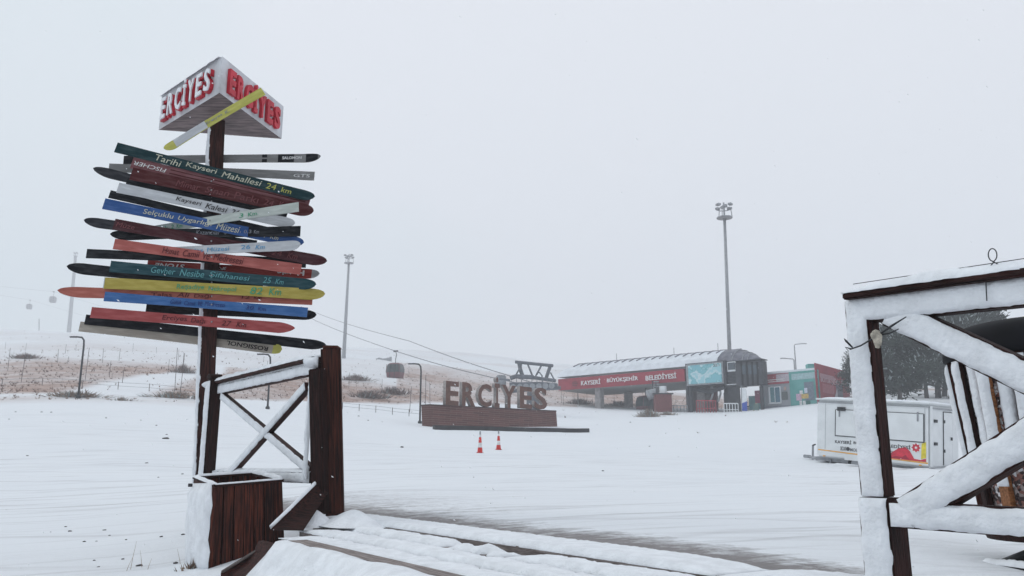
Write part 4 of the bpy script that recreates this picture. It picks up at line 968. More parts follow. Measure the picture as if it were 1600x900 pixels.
# ---- gondola cabins
GR = mat('cabin_red', (.13, .028, .038), .4, .1, 1); GGL = mat('cabin_glass', (.035, .045, .05), .15, .2, 1, spec=.6)
def gondola_proto(lab, group, mr=GR, mg=GGL):
    t = thing('gondola_cabin', lab, 'gondola', (0, 0, 0), group)
    def ring(z, w, d, c=.28):
        return [(-w + c, -d, z), (w - c, -d, z), (w, -d + c, z), (w, d - c, z), (w - c, d, z), (-w + c, d, z), (-w, d - c, z), (-w, -d + c, z)]
    def shell(rings, m, nm, capb=False, capt=False):
        v = [p for r_ in rings for p in r_]; f = []
        for i in range(len(rings) - 1):
            for k in range(8): f.append((i*8+k, i*8+(k+1) % 8, (i+1)*8+(k+1) % 8, (i+1)*8+k))
        if capb: f.append(tuple(range(8)))
        if capt: f.append(tuple((len(rings)-1)*8 + k for k in range(8)))
        return MB().add(v, f).build(nm, m, t, Matrix())
    shell([ring(-4.05, .85, .75), ring(-3.85, 1.02, .9), ring(-3.1, 1.12, .98)], mr, 'body', capb=True)
    shell([ring(-3.1, 1.12, .98), ring(-2.6, 1.14, .98), ring(-1.95, .98, .86)], mg, 'window_band')
    shell([ring(-1.95, .98, .86), ring(-1.78, .80, .72), ring(-1.70, .4, .4)], mr, 'roof', capt=True)
    for s in (-.36, .36): MB().box(s - .04, s + .04, -1.02, -.96, -3.95, -1.95).build('door_frame', DARKM, t, Matrix())
    for x_, y_ in ((-1.08, -.6), (1.08, -.6)): MB().tube([(x_, y_ - .2, -3.1), (x_ * .9, y_ - .2, -1.95)], .04, 5).build('corner_frame', mr, t, Matrix())
    MB().tube([(0, 0, -1.7), (.0, 0, -1.2), (.12, 0, -.5), (.0, 0, 0)], .06, 6).build('hanger', DARKM, t, Matrix())
    MB().box(-.35, .35, -.12, .12, -.1, .14, bev=.03).build('cable_grip', DARKM, t, Matrix())
    return t
c1 = lambda u: P(u, 0, 1)
gd = gondola_proto('dark red gondola cabin hanging from the cable above the hillside', 'gondola cabins')
GDD = 118; gp = P(618.5, 549, GDD); gd.matrix_basis = Matrix.Translation(gp) @ Matrix.Rotation(R(-20), 4, 'Z') @ Matrix.Scale(.98, 4)
def put(src, lab, M):
    c = copy_tree(src); c['label'] = lab; c.matrix_basis = M; return c
put(gd, 'gondola cabin parked at the left under the lift station roof', Matrix.Translation(P(1008, 598, 104)) @ Matrix.Rotation(R(30), 4, 'Z') @ Matrix.Scale(.95, 4))
HAZED = mat('hazed_cabin', (.38, .38, .40), .6)  # haze put into the colour: far cabins greyed, windows included
gf = gondola_proto('x', 'gondola cabins', HAZED, HAZED); gf['label'] = 'far gondola cabin higher of the two faint ones in the haze on the left'; gf.matrix_basis = Matrix.Translation(P(84, 456, 330)) @ Matrix.Rotation(R(15), 4, 'Z') @ Matrix.Scale(1.1, 4)
(lambda *a: None)(gd, 'far gondola cabin higher of the two faint ones in the haze on the left', Matrix.Translation(P(84, 456, 330)) @ Matrix.Rotation(R(15), 4, 'Z') @ Matrix.Scale(1.1, 4))
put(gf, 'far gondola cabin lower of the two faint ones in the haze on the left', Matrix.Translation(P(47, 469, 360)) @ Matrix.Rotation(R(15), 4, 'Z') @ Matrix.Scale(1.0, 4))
# cables
CAB = mat('steel_cable', (.16, .16, .18), .5)
def cable(pts, r, lab):
    P_ = []; 
    for a, b in zip(pts[:-1], pts[1:]):
        for k in range(12): P_.append(a.lerp(b, k / 12) - Vector((0, 0, .012 * (b - a).length * math.sin(math.pi * k / 12) * .5)))
    P_.append(pts[-1]); tag(MB().tube(P_, r, 5).build('haul_cable', CAB), lab, 'cable', 'lift cables')
cable([P(455, 482, 190), gp + Vector((.0, 0, .02)) , P(815, 600, 84)], .05, 'lower steel lift cable carrying the dark red gondola')
cable([P(470, 479, 200), P(640, 533, 125), P(860, 606, 86)], .05, 'upper steel lift cable running empty down to the pylon head')
cable([P(-60, 440, 330), P(84, 456, 330) + Vector((0, 0, .1)), P(240, 500, 300)], .03, 'far lift cable of the upper faint gondola')
cable([P(-60, 450, 360), P(47, 469, 360) + Vector((0, 0, .1)), P(240, 520, 320)], .03, 'far lift cable of the lower faint gondola')

# ---- lift pylon head beside the name sign
PD = 84; PM = mat('pylon_steel', (.13, .14, .16), .6, .25, 1.5)
pyb = G(832, PD + .5)
py = thing('lift_pylon', 'grey steel lift pylon with portal frame and sheave platforms behind the letters', 'lift pylon', pyb)
def pt(nm, pts, r, m=PM): MB().tube([P(u, v, PD + dz) for u, v, dz in pts], r, 6).build(nm, m, py)
pt('top_beam', [(805, 565.5, 0), (864, 571.5, 1)], .16)
pt('frame_leg', [(811, 566, 0), (813, 577, 0), (818, 592, 0)], .20); pt('frame_leg', [(860, 571, 1), (853, 592, 1)], .18)
pt('diagonal', [(824, 567.5, .3), (833, 590, .3)], .09); pt('diagonal', [(846.5, 570, .6), (838, 586, .6)], .09)
pt('diagonal', [(811, 577, 0), (803, 592, 0)], .08); pt('diagonal', [(860, 582, 1), (867, 595, 1)], .07); pt('diagonal', [(814.5, 567, 0), (812, 580, -.3)], .12)
pt('work_platform', [(797, 591, -.5), (806, 588, -.5), (834, 589.5, -.2)], .22); pt('work_platform', [(834, 590, -.2), (868, 595, .5)], .18)
pt('sheave_beam', [(796, 601, -1), (845, 600, -1), (870, 602, 0)], .22); pt('sheave_beam', [(800, 611, 1), (850, 607, 1), (875, 606, 2)], .20)
for k in range(7): MB().tube([P(802 + k * 10, 605 - k * .4, PD - 1.2), P(802 + k * 10, 605 - k * .4, PD - .9)], .30, 12).build('sheave_wheel', METAL, py)
for k in range(9): pt('guard_rail', [(799 + k * 8, 591 + k * .4, -.5), (799 + k * 8, 597 + k * .5, -.5)], .035, METAL)
MB().tube([pyb - Vector((0, 0, 1)), P(833, 600, PD + .5)], [.75, .55], 14).build('mast_tube', PM, py, smooth=True)
pt('rail_arch', [(836, 590, .2), (839, 583, .2), (843, 582, .2), (847, 587, .2), (848, 606, .2)], .07)
pt('brace_strut', [(780, 592, -1), (797, 594, -1)], .10); MB().box(-.5, .5, -.5, .5, -.6, .6, Matrix.Translation(P(783, 596, PD)), bev=.1).build('counterweight', METAL, py)

# ---- machinery under the station: snow gun and motor box
sgn = thing('snow_cannon', 'grey snow cannon with round barrel parked under the left half of the lift station', 'snow cannon', G(1021, 98))
gb = G(1021, 98)
MB().tube([gb + Vector((-.6, 0, 1.9)), gb + Vector((.5, -.5, 2.2))], [.62, .5], 16).build('barrel', METAL, sgn)
MB().tube([gb + Vector((0, 0, 0)), gb + Vector((0, 0, 3.6))], .08, 8).build('mast_tube', DARKM, sgn)
for q in (0, 2.1, 4.2): MB().tube([gb + Vector((0, 0, 1.2)), gb + Vector((.9 * math.cos(q), .9 * math.sin(q), .0))], .07, 6).build('leg', DARKM, sgn)
for k in range(5): MB().box(-.3, .3, -.2, .2, 2.2 + k * .3, 2.35 + k * .3, Matrix.Translation(gb + Vector((.45, 0, 0))), bev=.03).build('nozzle', METAL, sgn)
mbx = thing('motor_box', 'dull red machine box with white tank on top beside the snow cannon', 'machine', G(1036, 97)); g2 = G(1036, 97)
MB().box(-.95, .95, -.7, .7, -.3, 2.0, Matrix.Translation(g2), bev=.08).build('housing', mat('dull_red_b', (.17, .05, .05), .7), mbx)
MB().tube([g2 + Vector((.1, 0, 2.0)), g2 + Vector((.1, 0, 2.95))], .42, 12).build('tank', WHITE, mbx)
MB().box(-1.15, 1.15, -.75, .75, 2.0, 2.12, Matrix.Translation(g2)).build('lid', DARKM, mbx)
MB().tube([g2 + Vector((-.7, 0, 2.1)), g2 + Vector((-.7, 0, 3.4))], .05, 6).build('pipe', DARKM, mbx)

# ================================================================== KIOSK
K1 = Plane((P(1188, 610, 93).x, 93), (P(1278, 610, 88).x, 88)); K2 = Plane((P(1278, 610, 88).x, 88), (P(1326, 610, 96).x, 96))
kz0 = K1.sz(1240, 646)[1] - .8; kz1 = (K1.sz(1200, 582)[1] + K1.sz(1278, 577)[1]) / 2
kk = thing('ticket_kiosk', 'flat roofed kiosk wrapped in red and teal poster panels right of the lift station', 'kiosk', K1.at(K1.L / 2, kz0))
pts = [K1.at(0, 0), K1.at(K1.L, 0), K2.at(K2.L, 0)]; back = K2.at(K2.L, 0) - K1.A * K1.L
foot = [pts[0], pts[1], pts[2], back]
gw = mat('grey_cladding', (.34, .35, .38), .7, .1, 1)
MB().poly([p + Vector((0, 0, kz1 - .15)) for p in foot], Vector((0, 0, 1)), kz1 - .15 - kz0).build('wall', gw, kk)
MB().poly([p + Vector((0, 0, kz1 + .12)) for p in foot], Vector((0, 0, 1)), .25).build('roof', SNOWFAR, kk)
def kbox(PL, nm, u0, u1, v0, v1, m, off=.06, dep=.05, lab=None, parent=None):
    a = PL.sz(u0, v1, off); b = PL.sz(u1, v0, off); KM = Matrix(((PL.A.x, PL.N.x, 0, PL.O.x), (PL.A.y, PL.N.y, 0, PL.O.y), (0, 0, 1, 0), (0, 0, 0, 1)))
    o = MB().box(a[0], b[0], off - dep, off, a[1], b[1], KM).build(nm, m, parent or kk)
    if lab: o['label'] = lab
    return o
TEAL = mat('teal_poster', (.05, .30, .27), .6, .1, .6, col2=(.16, .42, .40)); KR = mat('red_poster', (.36, .035, .06), .6, .1, .7)
r1_ = kbox(K1, 'fascia', 1189, 1236, 582, 602, KR, .07, .07, 'red band above the window')
kbox(K1, 'fascia_patch', 1213, 1236.5, 583, 597, mat('pale_pink', (.52, .45, .50), .6), .09, .03)
for v in (592.5, 595.5): kbox(K1, 'stripe', 1199, 1226, v, v + 1.1, LW, .11, .02, parent=r1_)
kbox(K1, 'poster', 1236.5, 1278, 577.5, 643, TEAL, .10, .1, 'teal poster panel at the corner')
kbox(K1, 'poster_band', 1237, 1277, 581, 594, mat('teal_pale', (.36, .52, .54), .6), .12, .02); kbox(K1, 'poster_shape', 1258, 1271, 596, 626, mat('slate', (.16, .20, .25), .6), .12, .02)
for (u0, u1, v0, v1, c) in ((1244.5, 1252, 615, 626, (.62, .42, .55)), (1251, 1263, 615, 623, (.60, .42, .14)), (1249.5, 1254, 610, 616, (.7, .7, .7)), (1257, 1261, 606, 614, (.65, .68, .8)), (1249.5, 1253, 626, 633.5, (.75, .75, .75)), (1255, 1258.5, 626, 633.5, (.75, .75, .75)), (1260, 1266, 626, 633, (.02, .14, .12))):
    kbox(K1, 'poster_patch', u0, u1, v0, v1, mat('poster_patch', c, .6), .145, .02)
kbox(K1, 'poster_stripe', 1240, 1259, 637.5, 640, mat('mint', (.30, .55, .48), .6), .13, .02)
f_ = kbox(K1, 'window', 1202, 1219, 603.5, 631, WHITE, .08, .08)
kbox(K1, 'pane', 1204.5, 1209, 605, 628.5, mat('teal_glass', (.08, .22, .26), .2), .11, .03, parent=f_); kbox(K1, 'pane', 1212, 1217.5, 605, 628.5, mat('teal_glass_b', (.07, .17, .24), .2), .11, .03, parent=f_)
kbox(K1, 'sill', 1200, 1220, 629.5, 631.5, WHITE, .2, .16, parent=f_)
kbox(K1, 'notice', 1222, 1230, 612, 625, mat('notice_dark', (.12, .13, .13), .6), .11, .04); kbox(K1, 'notice', 1225, 1228, 604, 610, mat('notice_pink', (.5, .35, .30), .6), .11, .04)
kbox(K1, 'lower_panel', 1190, 1234, 633, 646, mat('low_grey', (.20, .21, .25), .7), .05, .03)
p2 = kbox(K2, 'poster', 1279, 1325, 581, 640, KR, .10, .1, 'dark red poster panel facing right')
a = K2.sz(1283, 599, .12); b = K2.sz(1312, 592, .12)
text('lettering', 'BÜYÜKŞEHİR', frame(K2.at((a[0] + b[0]) / 2, (a[1] + b[1]) / 2, .11), K2.A, (0, 0, 1)), b[0] - a[0], (b[1] - a[1]) * .9, .02, mat('pink_letter', (.6, .40, .45), .6), p2, bold=.02)
kbox(K2, 'stripe', 1282, 1304, 588.5, 590, mat('pink_b', (.55, .3, .35), .6), .13, .02, parent=p2)
kbox(K2, 'poster_shape', 1286, 1303, 603, 613, mat('red_b', (.45, .12, .15), .6), .13, .02, parent=p2); kbox(K2, 'poster_shape', 1308, 1316, 602, 625, mat('slate_b', (.14, .12, .16), .6), .13, .02, parent=p2)
MB().poly([K2.hit(1304, 624, .16), K2.hit(1308, 607, .16), K2.hit(1309.5, 624, .16)], K2.N, .02).build('poster_patch', mat('pale_b', (.55, .5, .55), .6), p2)
ch_ = tag(MB().box(-.4, .4, -.4, .4, 0, .7, Matrix.Translation(K1.at(K1.L * .75, kz1 + .1, -2)), bev=.05).build('roof_unit', TEAL, kk))
dr_ = tag(mound(G(1195, 100), 3, 1.6, .5, 0, 5), kind='structure')

# ================================================================== CATERING TRAILER
r28 = P(1452, 690, 28); l31 = P(1275, 690, 31.06)
TL = Plane((l31.x, l31.y), (r28.x, r28.y)); 
tl = TL.hit(1275, 622); tr = TL.hit(1452, 632); brr = TL.hit(1452, 729); bll = TL.hit(1275, 714)
tN = TL.N; endv = (-tN); Wd = 2.3
tru = thing('catering_trailer', 'white catering trailer with closed side hatch and red mountain graphic behind the railing', 'trailer', TL.at(TL.L / 2, .9, -1))
# slightly tilted frame of the trailer: x along the side, y up, z out
tx = ((tr - tl).normalized() + (brr - bll).normalized()).normalized(); ty = Vector((0, 0, 1)) - tx * tx.z; ty.normalize(); TM = frame(bll, tx, ty)
if (TM.to_3x3() @ Vector((0, 0, 1))).dot(tN) < 0: raise Exception('trailer frame')
TMi = TM.inverted(); tz = TM.to_3x3() @ Vector((0, 0, 1))
def tuv(u, v, off=0):
    r = ray(u, v); o = Vector((0, 0, CZ)); Q = bll + tz * off; t = (Q - o).dot(tz) / r.dot(tz); return TMi @ (o + r * t)
Ltr = (tr - tl).length; Htr = ((tl - bll).length + (tr - brr).length) / 2
TW = mat('trailer_white', (.74, .76, .77), .35, .05, 2, spec=.4); TG = mat('trim_grey', (.30, .31, .33), .5)
def tb(nm, x0, x1, y0, y1, z0, z1, m, parent=None, bev=.0): return MB().box(x0, x1, y0, y1, z0, z1, TM, bev=bev).build(nm, m, parent or tru)
tb('body', 0, Ltr, 0, Htr, -Wd, 0, TW, bev=.07)
rf = tb('roof', -.05, Ltr + .05, Htr - .005, Htr + .06, -Wd - .05, .06, TW, bev=.03); rf['label'] = 'roof edge under fresh snow'
pad(rf, TM @ Vector((Ltr / 2, Htr + .06, -Wd / 2)), tx, -tz, Ltr, Wd, .07, pw=8, mat_=SNOWFAR, res=.15)
def trq(nm, u0, v0, u1, v1, m, off=.012, dep=.012, parent=None):
    a = tuv(u0, v1, off); b = tuv(u1, v0, off); c = tuv(u0, v0, off)
    return tb(nm, a.x, b.x, min(a.y, tuv(u1, v1, off).y), max(c.y, b.y), off - dep, off, m, parent)
a = tuv(1306, 684); b = tuv(1443, 642); hx0, hx1 = a.x, b.x; hy0 = tuv(1306, 680).y; hy1 = tuv(1306, 640).y
ht = tb('side_hatch', hx0, hx1, hy0, hy1, 0, .03, TW, bev=.01); ht['label'] = 'closed serving hatch'
for (x0, x1, y0, y1) in ((hx0 - .03, hx1 + .03, hy0 - .03, hy0), (hx0 - .03, hx0, hy0, hy1), (hx1, hx1 + .03, hy0, hy1), (hx0, hx1, hy1, hy1 + .02)): tb('hatch_seal', x0, x1, y0, y1, 0, .022, DARKM, ht)
for x0 in (hx0 + .12, hx1 - .2): tb('hatch_strut', x0, x0 + .05, hy1 - .25, hy1 + .06, .031, .05, METAL, ht)
tb('vent', tuv(1312, 638).x - .05, tuv(1322, 634).x, hy1 - .04, hy1 + .10, .035, .09, DARKM)
# graphics
xm = lambda f: f * Ltr
INKT = mat('trailer_lettering', (.05, .05, .055), .6)
yy1 = hy0 - .21; 
IG = mat('lettering_grey', (.14, .14, .15), .6)
for tk, f0_, f1_, dy_, m__ in (('KAYSERİ', .18, .33, 0, INKT), ('BÜYÜKŞEHİR', .35, .59, 0, INKT), ('BELEDİYESİ', .61, .84, 0, INKT), ('SICAK', .23, .285, -.24, IG), ('MOBİL', .32, .42, -.24, IG), ('İKRAM', .45, .56, -.24, IG), ('ARACI', .59, .69, -.24, IG)):
    text('lettering', tk, TM @ Matrix.Translation((xm((f0_ + f1_) / 2), yy1 + dy_, .004)), xm(f1_ - f0_), .145, .004, m__, tru, bold=.02)
MB().lathe([(0, 0), (.07, 0), (.07, .006), (0, .006)], (0, 0, 0), 16).build('badge', INKT, tru, TM @ Matrix.Translation((xm(.30), yy1 - .24, .002)))
ORA = mat('orange_stripe', (.75, .38, .08), .5); RDM = mat('red_graphic', (.62, .03, .06), .5); YEL = mat('yellow_graphic', (.75, .62, .05), .5)
sy = .16; sy2 = .11
MB().add([(xm(.02), .26, .004), (xm(.98), .13, .004), (xm(.98), .18, .004), (xm(.02), .30, .004)], [(0, 1, 2, 3)]).build('stripe', ORA, tru, TM)
mt_ = [(xm(.56), .21), (xm(.66), .34), (xm(.74), .56), (xm(.80), .62), (xm(.835), .50), (xm(.87), .26), (xm(.92), .24), (xm(.965), .30), (xm(.965), .19)]
MB().poly([Vector((x, y, .008)) for x, y in mt_], Vector((0, 0, 1)), .005).build('mountain_graphic', RDM, tru, TM)
MB().poly([Vector((x, y, .011)) for x, y in ((xm(.66), .22), (xm(.72), .30), (xm(.77), .28), (xm(.80), .36), (xm(.83), .22))], Vector((0, 0, 1)), .003).build('graphic_facet', mat('red_dark', (.36, .015, .04), .5), tru, TM)
MB().poly([Vector((x, y, .008)) for x, y in ((xm(.925), .27), (xm(.965), .32), (xm(.965), .84), (xm(.93), .78))], Vector((0, 0, 1)), .005).build('yellow_graphic', YEL, tru, TM)
em = Vector((xm(.885), .63, .004)); emb = MB().lathe([(0, 0), (.17, 0), (.17, .004), (0, .004)], (0, 0, 0), 28).build('emblem', LW, tru, TM @ Matrix.Translation(em)); emb['label'] = 'round red rosette emblem'
pt_ = MB()
for k in range(8):
    q = k * math.pi / 4; c = Vector((math.cos(q), math.sin(q), 0)) * .09; d_ = Vector((-math.sin(q), math.cos(q), 0))
    pt_.add([c * .3 + Vector((0, 0, .006)), c + d_ * .05 + Vector((0, 0, .006)), c * 1.75 + Vector((0, 0, .006)), c - d_ * .05 + Vector((0, 0, .006))], [(0, 1, 2, 3)])
pt_.build('rosette', RDM, emb, TM @ Matrix.Translation(em))
# end wall with door
def te(nm, z0, z1, y0, y1, m, off=.012, dep=.02, parent=None): return MB().box(Ltr + off - dep, Ltr + off, y0, y1, -z1, -z0, TM).build(nm, m, parent or tru)
te('corner_trim', .0, .14, .05, Htr - .05, TW, .03, .04)
dr2 = te('door', 1.0, 1.65, .12, Htr - .22, TW, .03, .03)
for z0, z1, y0, y1 in ((.97, 1.0, .1, Htr - .2), (1.65, 1.68, .1, Htr - .2), (1.0, 1.65, Htr - .22, Htr - .19)): te('door_seal', z0, z1, y0, y1, DARKM, .02, .02, dr2)
te('door_handle', 1.52, 1.6, Htr * .45, Htr * .5, DARKM, .07, .05, dr2)
te('hinge', 1.0, 1.05, Htr * .25, Htr * .3, DARKM, .05, .03, dr2); te('hinge', 1.0, 1.05, Htr * .72, Htr * .77, DARKM, .05, .03, dr2)
for y_ in (Htr * .72, Htr * .36): te('lock_box', .25, .45, y_, y_ + .10, DARKM, .05, .05)
te('gutter', .1, Wd - .1, Htr - .14, Htr - .09, TG, .05, .06)
for x_ in (.08, .5, .92): tb('marker_lamp', xm(x_) - .04, xm(x_) + .04, .05, .09, 0, .025, ORA)
for x_ in (.085, .955): tb('panel_seam', xm(x_), xm(x_) + .012, .32, Htr - .12, 0, .004, TG)
tb('skirt_rail', .05, Ltr - .05, .0, .035, 0, .02, TG); tb('roof_gutter', .02, Ltr - .02, Htr - .10, Htr - .07, 0, .03, TG)
# chassis, drawbar and wheel
tb('chassis', -.1, Ltr * .95, -.12, .0, -Wd + .2, -.15, METAL)
pts_ = [TM @ Vector((-.02, -.07, -.5)), TM @ Vector((-.9, -.08, -1.1))]; MB().tube(pts_, .045, 6).build('drawbar', METAL, tru)
MB().tube([TM @ Vector((-.02, -.07, -1.8)), TM @ Vector((-.9, -.08, -1.2))], .045, 6).build('drawbar', METAL, tru)
MB().tube([TM @ Vector((-.75, -.36, -1.1)), TM @ Vector((-.75, .38, -1.1))], .04, 8).build('jack_post', METAL, tru)
MB().tube([TM @ Vector((-.75, .38, -1.1)), TM @ Vector((-.6, .42, -1.0))], .03, 6).build('jack_handle', DARKM, tru)
MB().tube([TM @ Vector((-.75, -.30, -1.16)), TM @ Vector((-.75, -.30, -1.04))], .11, 14).build('jockey_wheel', DARKM, tru)
MB().box(-.14, .14, -.06, .06, -.06, .08, TM @ Matrix.Translation((-1.0, -.06, -1.15)), bev=.02).build('coupling', METAL, tru)
MB().tube([TM @ Vector((.05, -.28, -.1)), TM @ Vector((.9, -.3, -.1))], .03, 6).build('step_bar', METAL, tru); MB().tube([TM @ Vector((.5, -.02, -.1)), TM @ Vector((.5, -.34, -.1))], .03, 6).build('prop_leg', METAL, tru)
wl = MB().tube([TM @ Vector((Ltr * .36, -.10, -.30)), TM @ Vector((Ltr * .36, -.10, -.06))], .27, 24).build('wheel', BLACK, tru); MB().tube([TM @ Vector((Ltr * .36, -.10, -.065)), TM @ Vector((Ltr * .36, -.10, -.045))], .15, 18).build('rim', METAL, wl)
tb('mudguard', Ltr * .36 - .36, Ltr * .36 + .36, .0, .19, -.02, .03, TW)

for k_, (fx, oz) in enumerate(((.25, .25), (.62, .3), (.95, .35))):
    c_ = TM @ Vector((Ltr * fx, 0, oz)); c_.z = gz(c_.x, c_.y) - .02; tag(mound(c_, 1.1, .35, .07, math.atan2(tx.y, tx.x), 20 + k_, 'snow_drift'), kind='structure')
# ================================================================== TREES
BARK = mat('bark', (.03, .026, .026), .9, .4, 4, (1, 1, .3), bump=.6, col2=(.13, .11, .105)); NEED = mat('pine_needles', (.010, .020, .014), .8, .5, 1.5, col2=(.036, .050, .038)); NSN = mat('snowy_needles', (.30, .34, .34), .8, .4, 3)
def pine(u, d, vtop, lab, spread, base_f, seed, dens=1.0, trunk_r=.22, lean=0, dead=False):
    r = random.Random(seed); b = G(u, d); t_ = P(u + lean, vtop, d); H_ = t_.z - b.z
    t = thing('pine_tree', lab, 'tree', b, 'pines behind the trailer')
    tm = MB(); n = 8; pts = [b + Vector(((t_.x - b.x) * (k / n) + .12 * math.sin(k * 1.3 + seed), .1 * math.cos(k * 1.1 + seed), H_ * k / n * .96 - (.3 if k == 0 else 0))) for k in range(n + 1)]
    tm.tube(pts, [trunk_r * (1 - .8 * k / n) for k in range(n + 1)], 8)
    centers = []
    nl = 26
    for k in range(nl):
        f = base_f + (1 - base_f) * (k / nl) ** .9; p = pts[min(n, int(f * n))].lerp(pts[min(n, int(f * n) + 1)], f * n % 1); q = r.random() * 6.28
        g = (f - base_f) / (1 - base_f); Lb = spread * (.45 + .55 * math.sin(math.pi * min(1, .25 + g * .72))) * r.uniform(.7, 1.1) * (1 - .35 * g)
        e = p + Vector((math.cos(q) * Lb, math.sin(q) * Lb, Lb * r.uniform(.05, .35)))
        mid_ = p.lerp(e, .5) + Vector((0, 0, -.08 * Lb)); tm.tube([p, mid_, e], [trunk_r * .28, trunk_r * .16, .02], 5)
        for w in range(5): centers.append((p.lerp(e, .35 + .65 * w / 4) + Vector((r.gauss(0, .12), r.gauss(0, .12), r.gauss(0, .08))), .30 + .25 * r.random()))
    tm.build('trunk', BARK, t, smooth=True)
    cm = MB()
    for c, rad in centers:
        rad *= spread / 2.2
        for _ in range(int(64 * dens)):
            dv = Vector((r.gauss(0, 1), r.gauss(0, 1), r.gauss(0, .55))); p = c + dv * rad * .75
            ax = (dv.normalized() + Vector((0, 0, .5)) + Vector((r.gauss(0, .4), r.gauss(0, .4), r.gauss(0, .4)))).normalized(); sd_ = ax.cross(Vector((r.gauss(0, 1), r.gauss(0, 1), r.gauss(0, 1)))).normalized()
            L_ = rad * r.uniform(.4, .8); w_ = L_ * .20
            b0 = len(cm.v); cm.v += [p - sd_ * w_, p + sd_ * w_, p + ax * L_]; cm.f.append((b0, b0 + 1, b0 + 2)); cm.mi.append(1 if (dv.z > .35 and r.random() < .30) else 0)
    if not dead: 
        me = mesh(cm.v, cm.f, 'crown'); me.materials.append(NEED); me.materials.append(NSN); me.polygons.foreach_set('material_index', cm.mi); link('crown', me, None, t)
    return t
pine(1404, 72, 505, 'wide dark pine seen just right of the near railing post', 3.3, .16, 1, 1.5)
pine(1446, 80, 500, 'spreading pine in the middle of the trees above the trailer', 3.8, .18, 2, 1.5)
pine(1516, 84, 484, 'tallest pine, dark crown above the litter bin lid', 4.2, .42, 3, 1.5, .3)
pine(1467, 80, 492, 'pine with bare lower trunk, first of the close trunk group', 3.0, .52, 4, 1.2, .30)
pine(1477, 82, 490, 'slender pine, second of the close trunk group', 3.0, .55, 5, 1.2, .27)
pine(1487, 79, 494, 'leaning pine, third of the close trunk group beside the bin', 3.0, .52, 6, 1.2, .30, 6)
pine(1334, 88, 552, 'small pine peeking out left of the near railing post above the kiosk', 1.7, .15, 7, .8, .13)
pine(1560, 88, 520, 'pine mostly hidden behind the bin lid', 3.4, .35, 8, .9)
pine(1362, 95, 545, 'far pine behind the dark side of the railing post', 2.6, .2, 9, .9)
pine(1640, 80, 500, 'pine beyond the right edge behind the bin', 3.4, .35, 10, .8)
shm = MB()
def shrub(u, d, w_, h, lab, m=None, n=260, seed=0, snowf=.3):
    r = random.Random(seed); b = G(u, d); mb = MB()
    for _ in range(n):
        q = r.random() * 6.28; k = abs(r.gauss(0, .45)); x, y = math.cos(q) * k * w_, math.sin(q) * k * w_ * .7
        p = b + Vector((x, y, -.03)); hh = h * math.exp(-k * k * 1.2) * r.uniform(.5, 1.1); e = p + Vector((x * .3 + r.gauss(0, .12) * w_, y * .3 + r.gauss(0, .1) * w_, hh)); s_ = Vector((r.gauss(0, 1), r.gauss(0, 1), 0)).normalized() * max(.012, w_ * .022)
        mb.add([p - s_, p + s_, e], [(0, 1, 2)], 1 if r.random() < snowf else 0)
    o = mb.build('shrub', [m or GRASSM, NSN]); return tag(o, lab, 'shrub')
BRUSH = mat('brush', (.09, .06, .055), .9, .4, 2, col2=(.22, .15, .13))
GRASSM = mat('dry_grass_blades', (.17, .12, .095), .9, .4, 3, col2=(.34, .25, .19))
BR_=0
shrub(1013, 84, 1.5, .95, 'dry bush in the snow in front of the lift station', seed=1, n=500)
shrub(1043, 88, 1.4, .5, 'low dry bush right of the taller one by the lift station', seed=2, n=300)
shrub(1425, 62, .9, .9, 'small snowy shrub behind the trailer roof', mat('shrub_green', (.05, .06, .05), .9), seed=3, n=400, snowf=.4)
shrub(118, 51, 2.4, .45, 'flat dry grass clump round the foot of the left lamp post', seed=4, n=420)
shrub(190, 50, 1.1, .28, 'thin dry grass clump right of the left lamp post', seed=5, n=160)
shrub(270, 55, 2.4, .5, 'wide dry grass clump left of the signpost base', seed=6, n=420)
shrub(300, 5.3, .10, .10, 'tiny dry weed at the left foot of the planter box', seed=7, n=60, snowf=.1)
wd_ = MB(); r = random.Random(3)
for u, v, dx, h in ((203, 895, .02, .19), (222, 893, -.02, .13), (196, 897, .03, .10), (283, 893, -.03, .14), (229, 896, .02, .09)):
    p = at_z(u, v, .0); wd_.tube([p, p + Vector((dx * .5, 0, h * .5)), p + Vector((dx * 1.2, 0, h))], [.0018, .0014, .0006], 4)
tag(wd_.build('weed_stalks', GRASSM), 'few thin dry stalks poking through the snow at the lower left', 'weeds')

for k_, (u_, d_, w_, h_, lb_) in enumerate(((575, 84, 3.2, .9, 'wide brown brush patch on the slope under the gondola, nearest the tall posts'), (612, 92, 2.8, 1.0, 'brown brush patch directly under the hanging gondola'), (555, 104, 2.6, .9, 'higher brown brush patch left of the hanging gondola'), (905, 112, 2.6, .9, 'brown brush beside the station column, left of it'), (968, 112, 2.4, .8, 'brown brush beside the station column, right of it'), (40, 92, 2.4, .7, 'brown brush low on the far left slope'), (286, 84, 1.6, 1.0, 'dark brush on the slope just left of the signpost'))):
    shrub(u_, d_, w_, h_, lb_, BRUSH, 420, 40 + k_, .12)
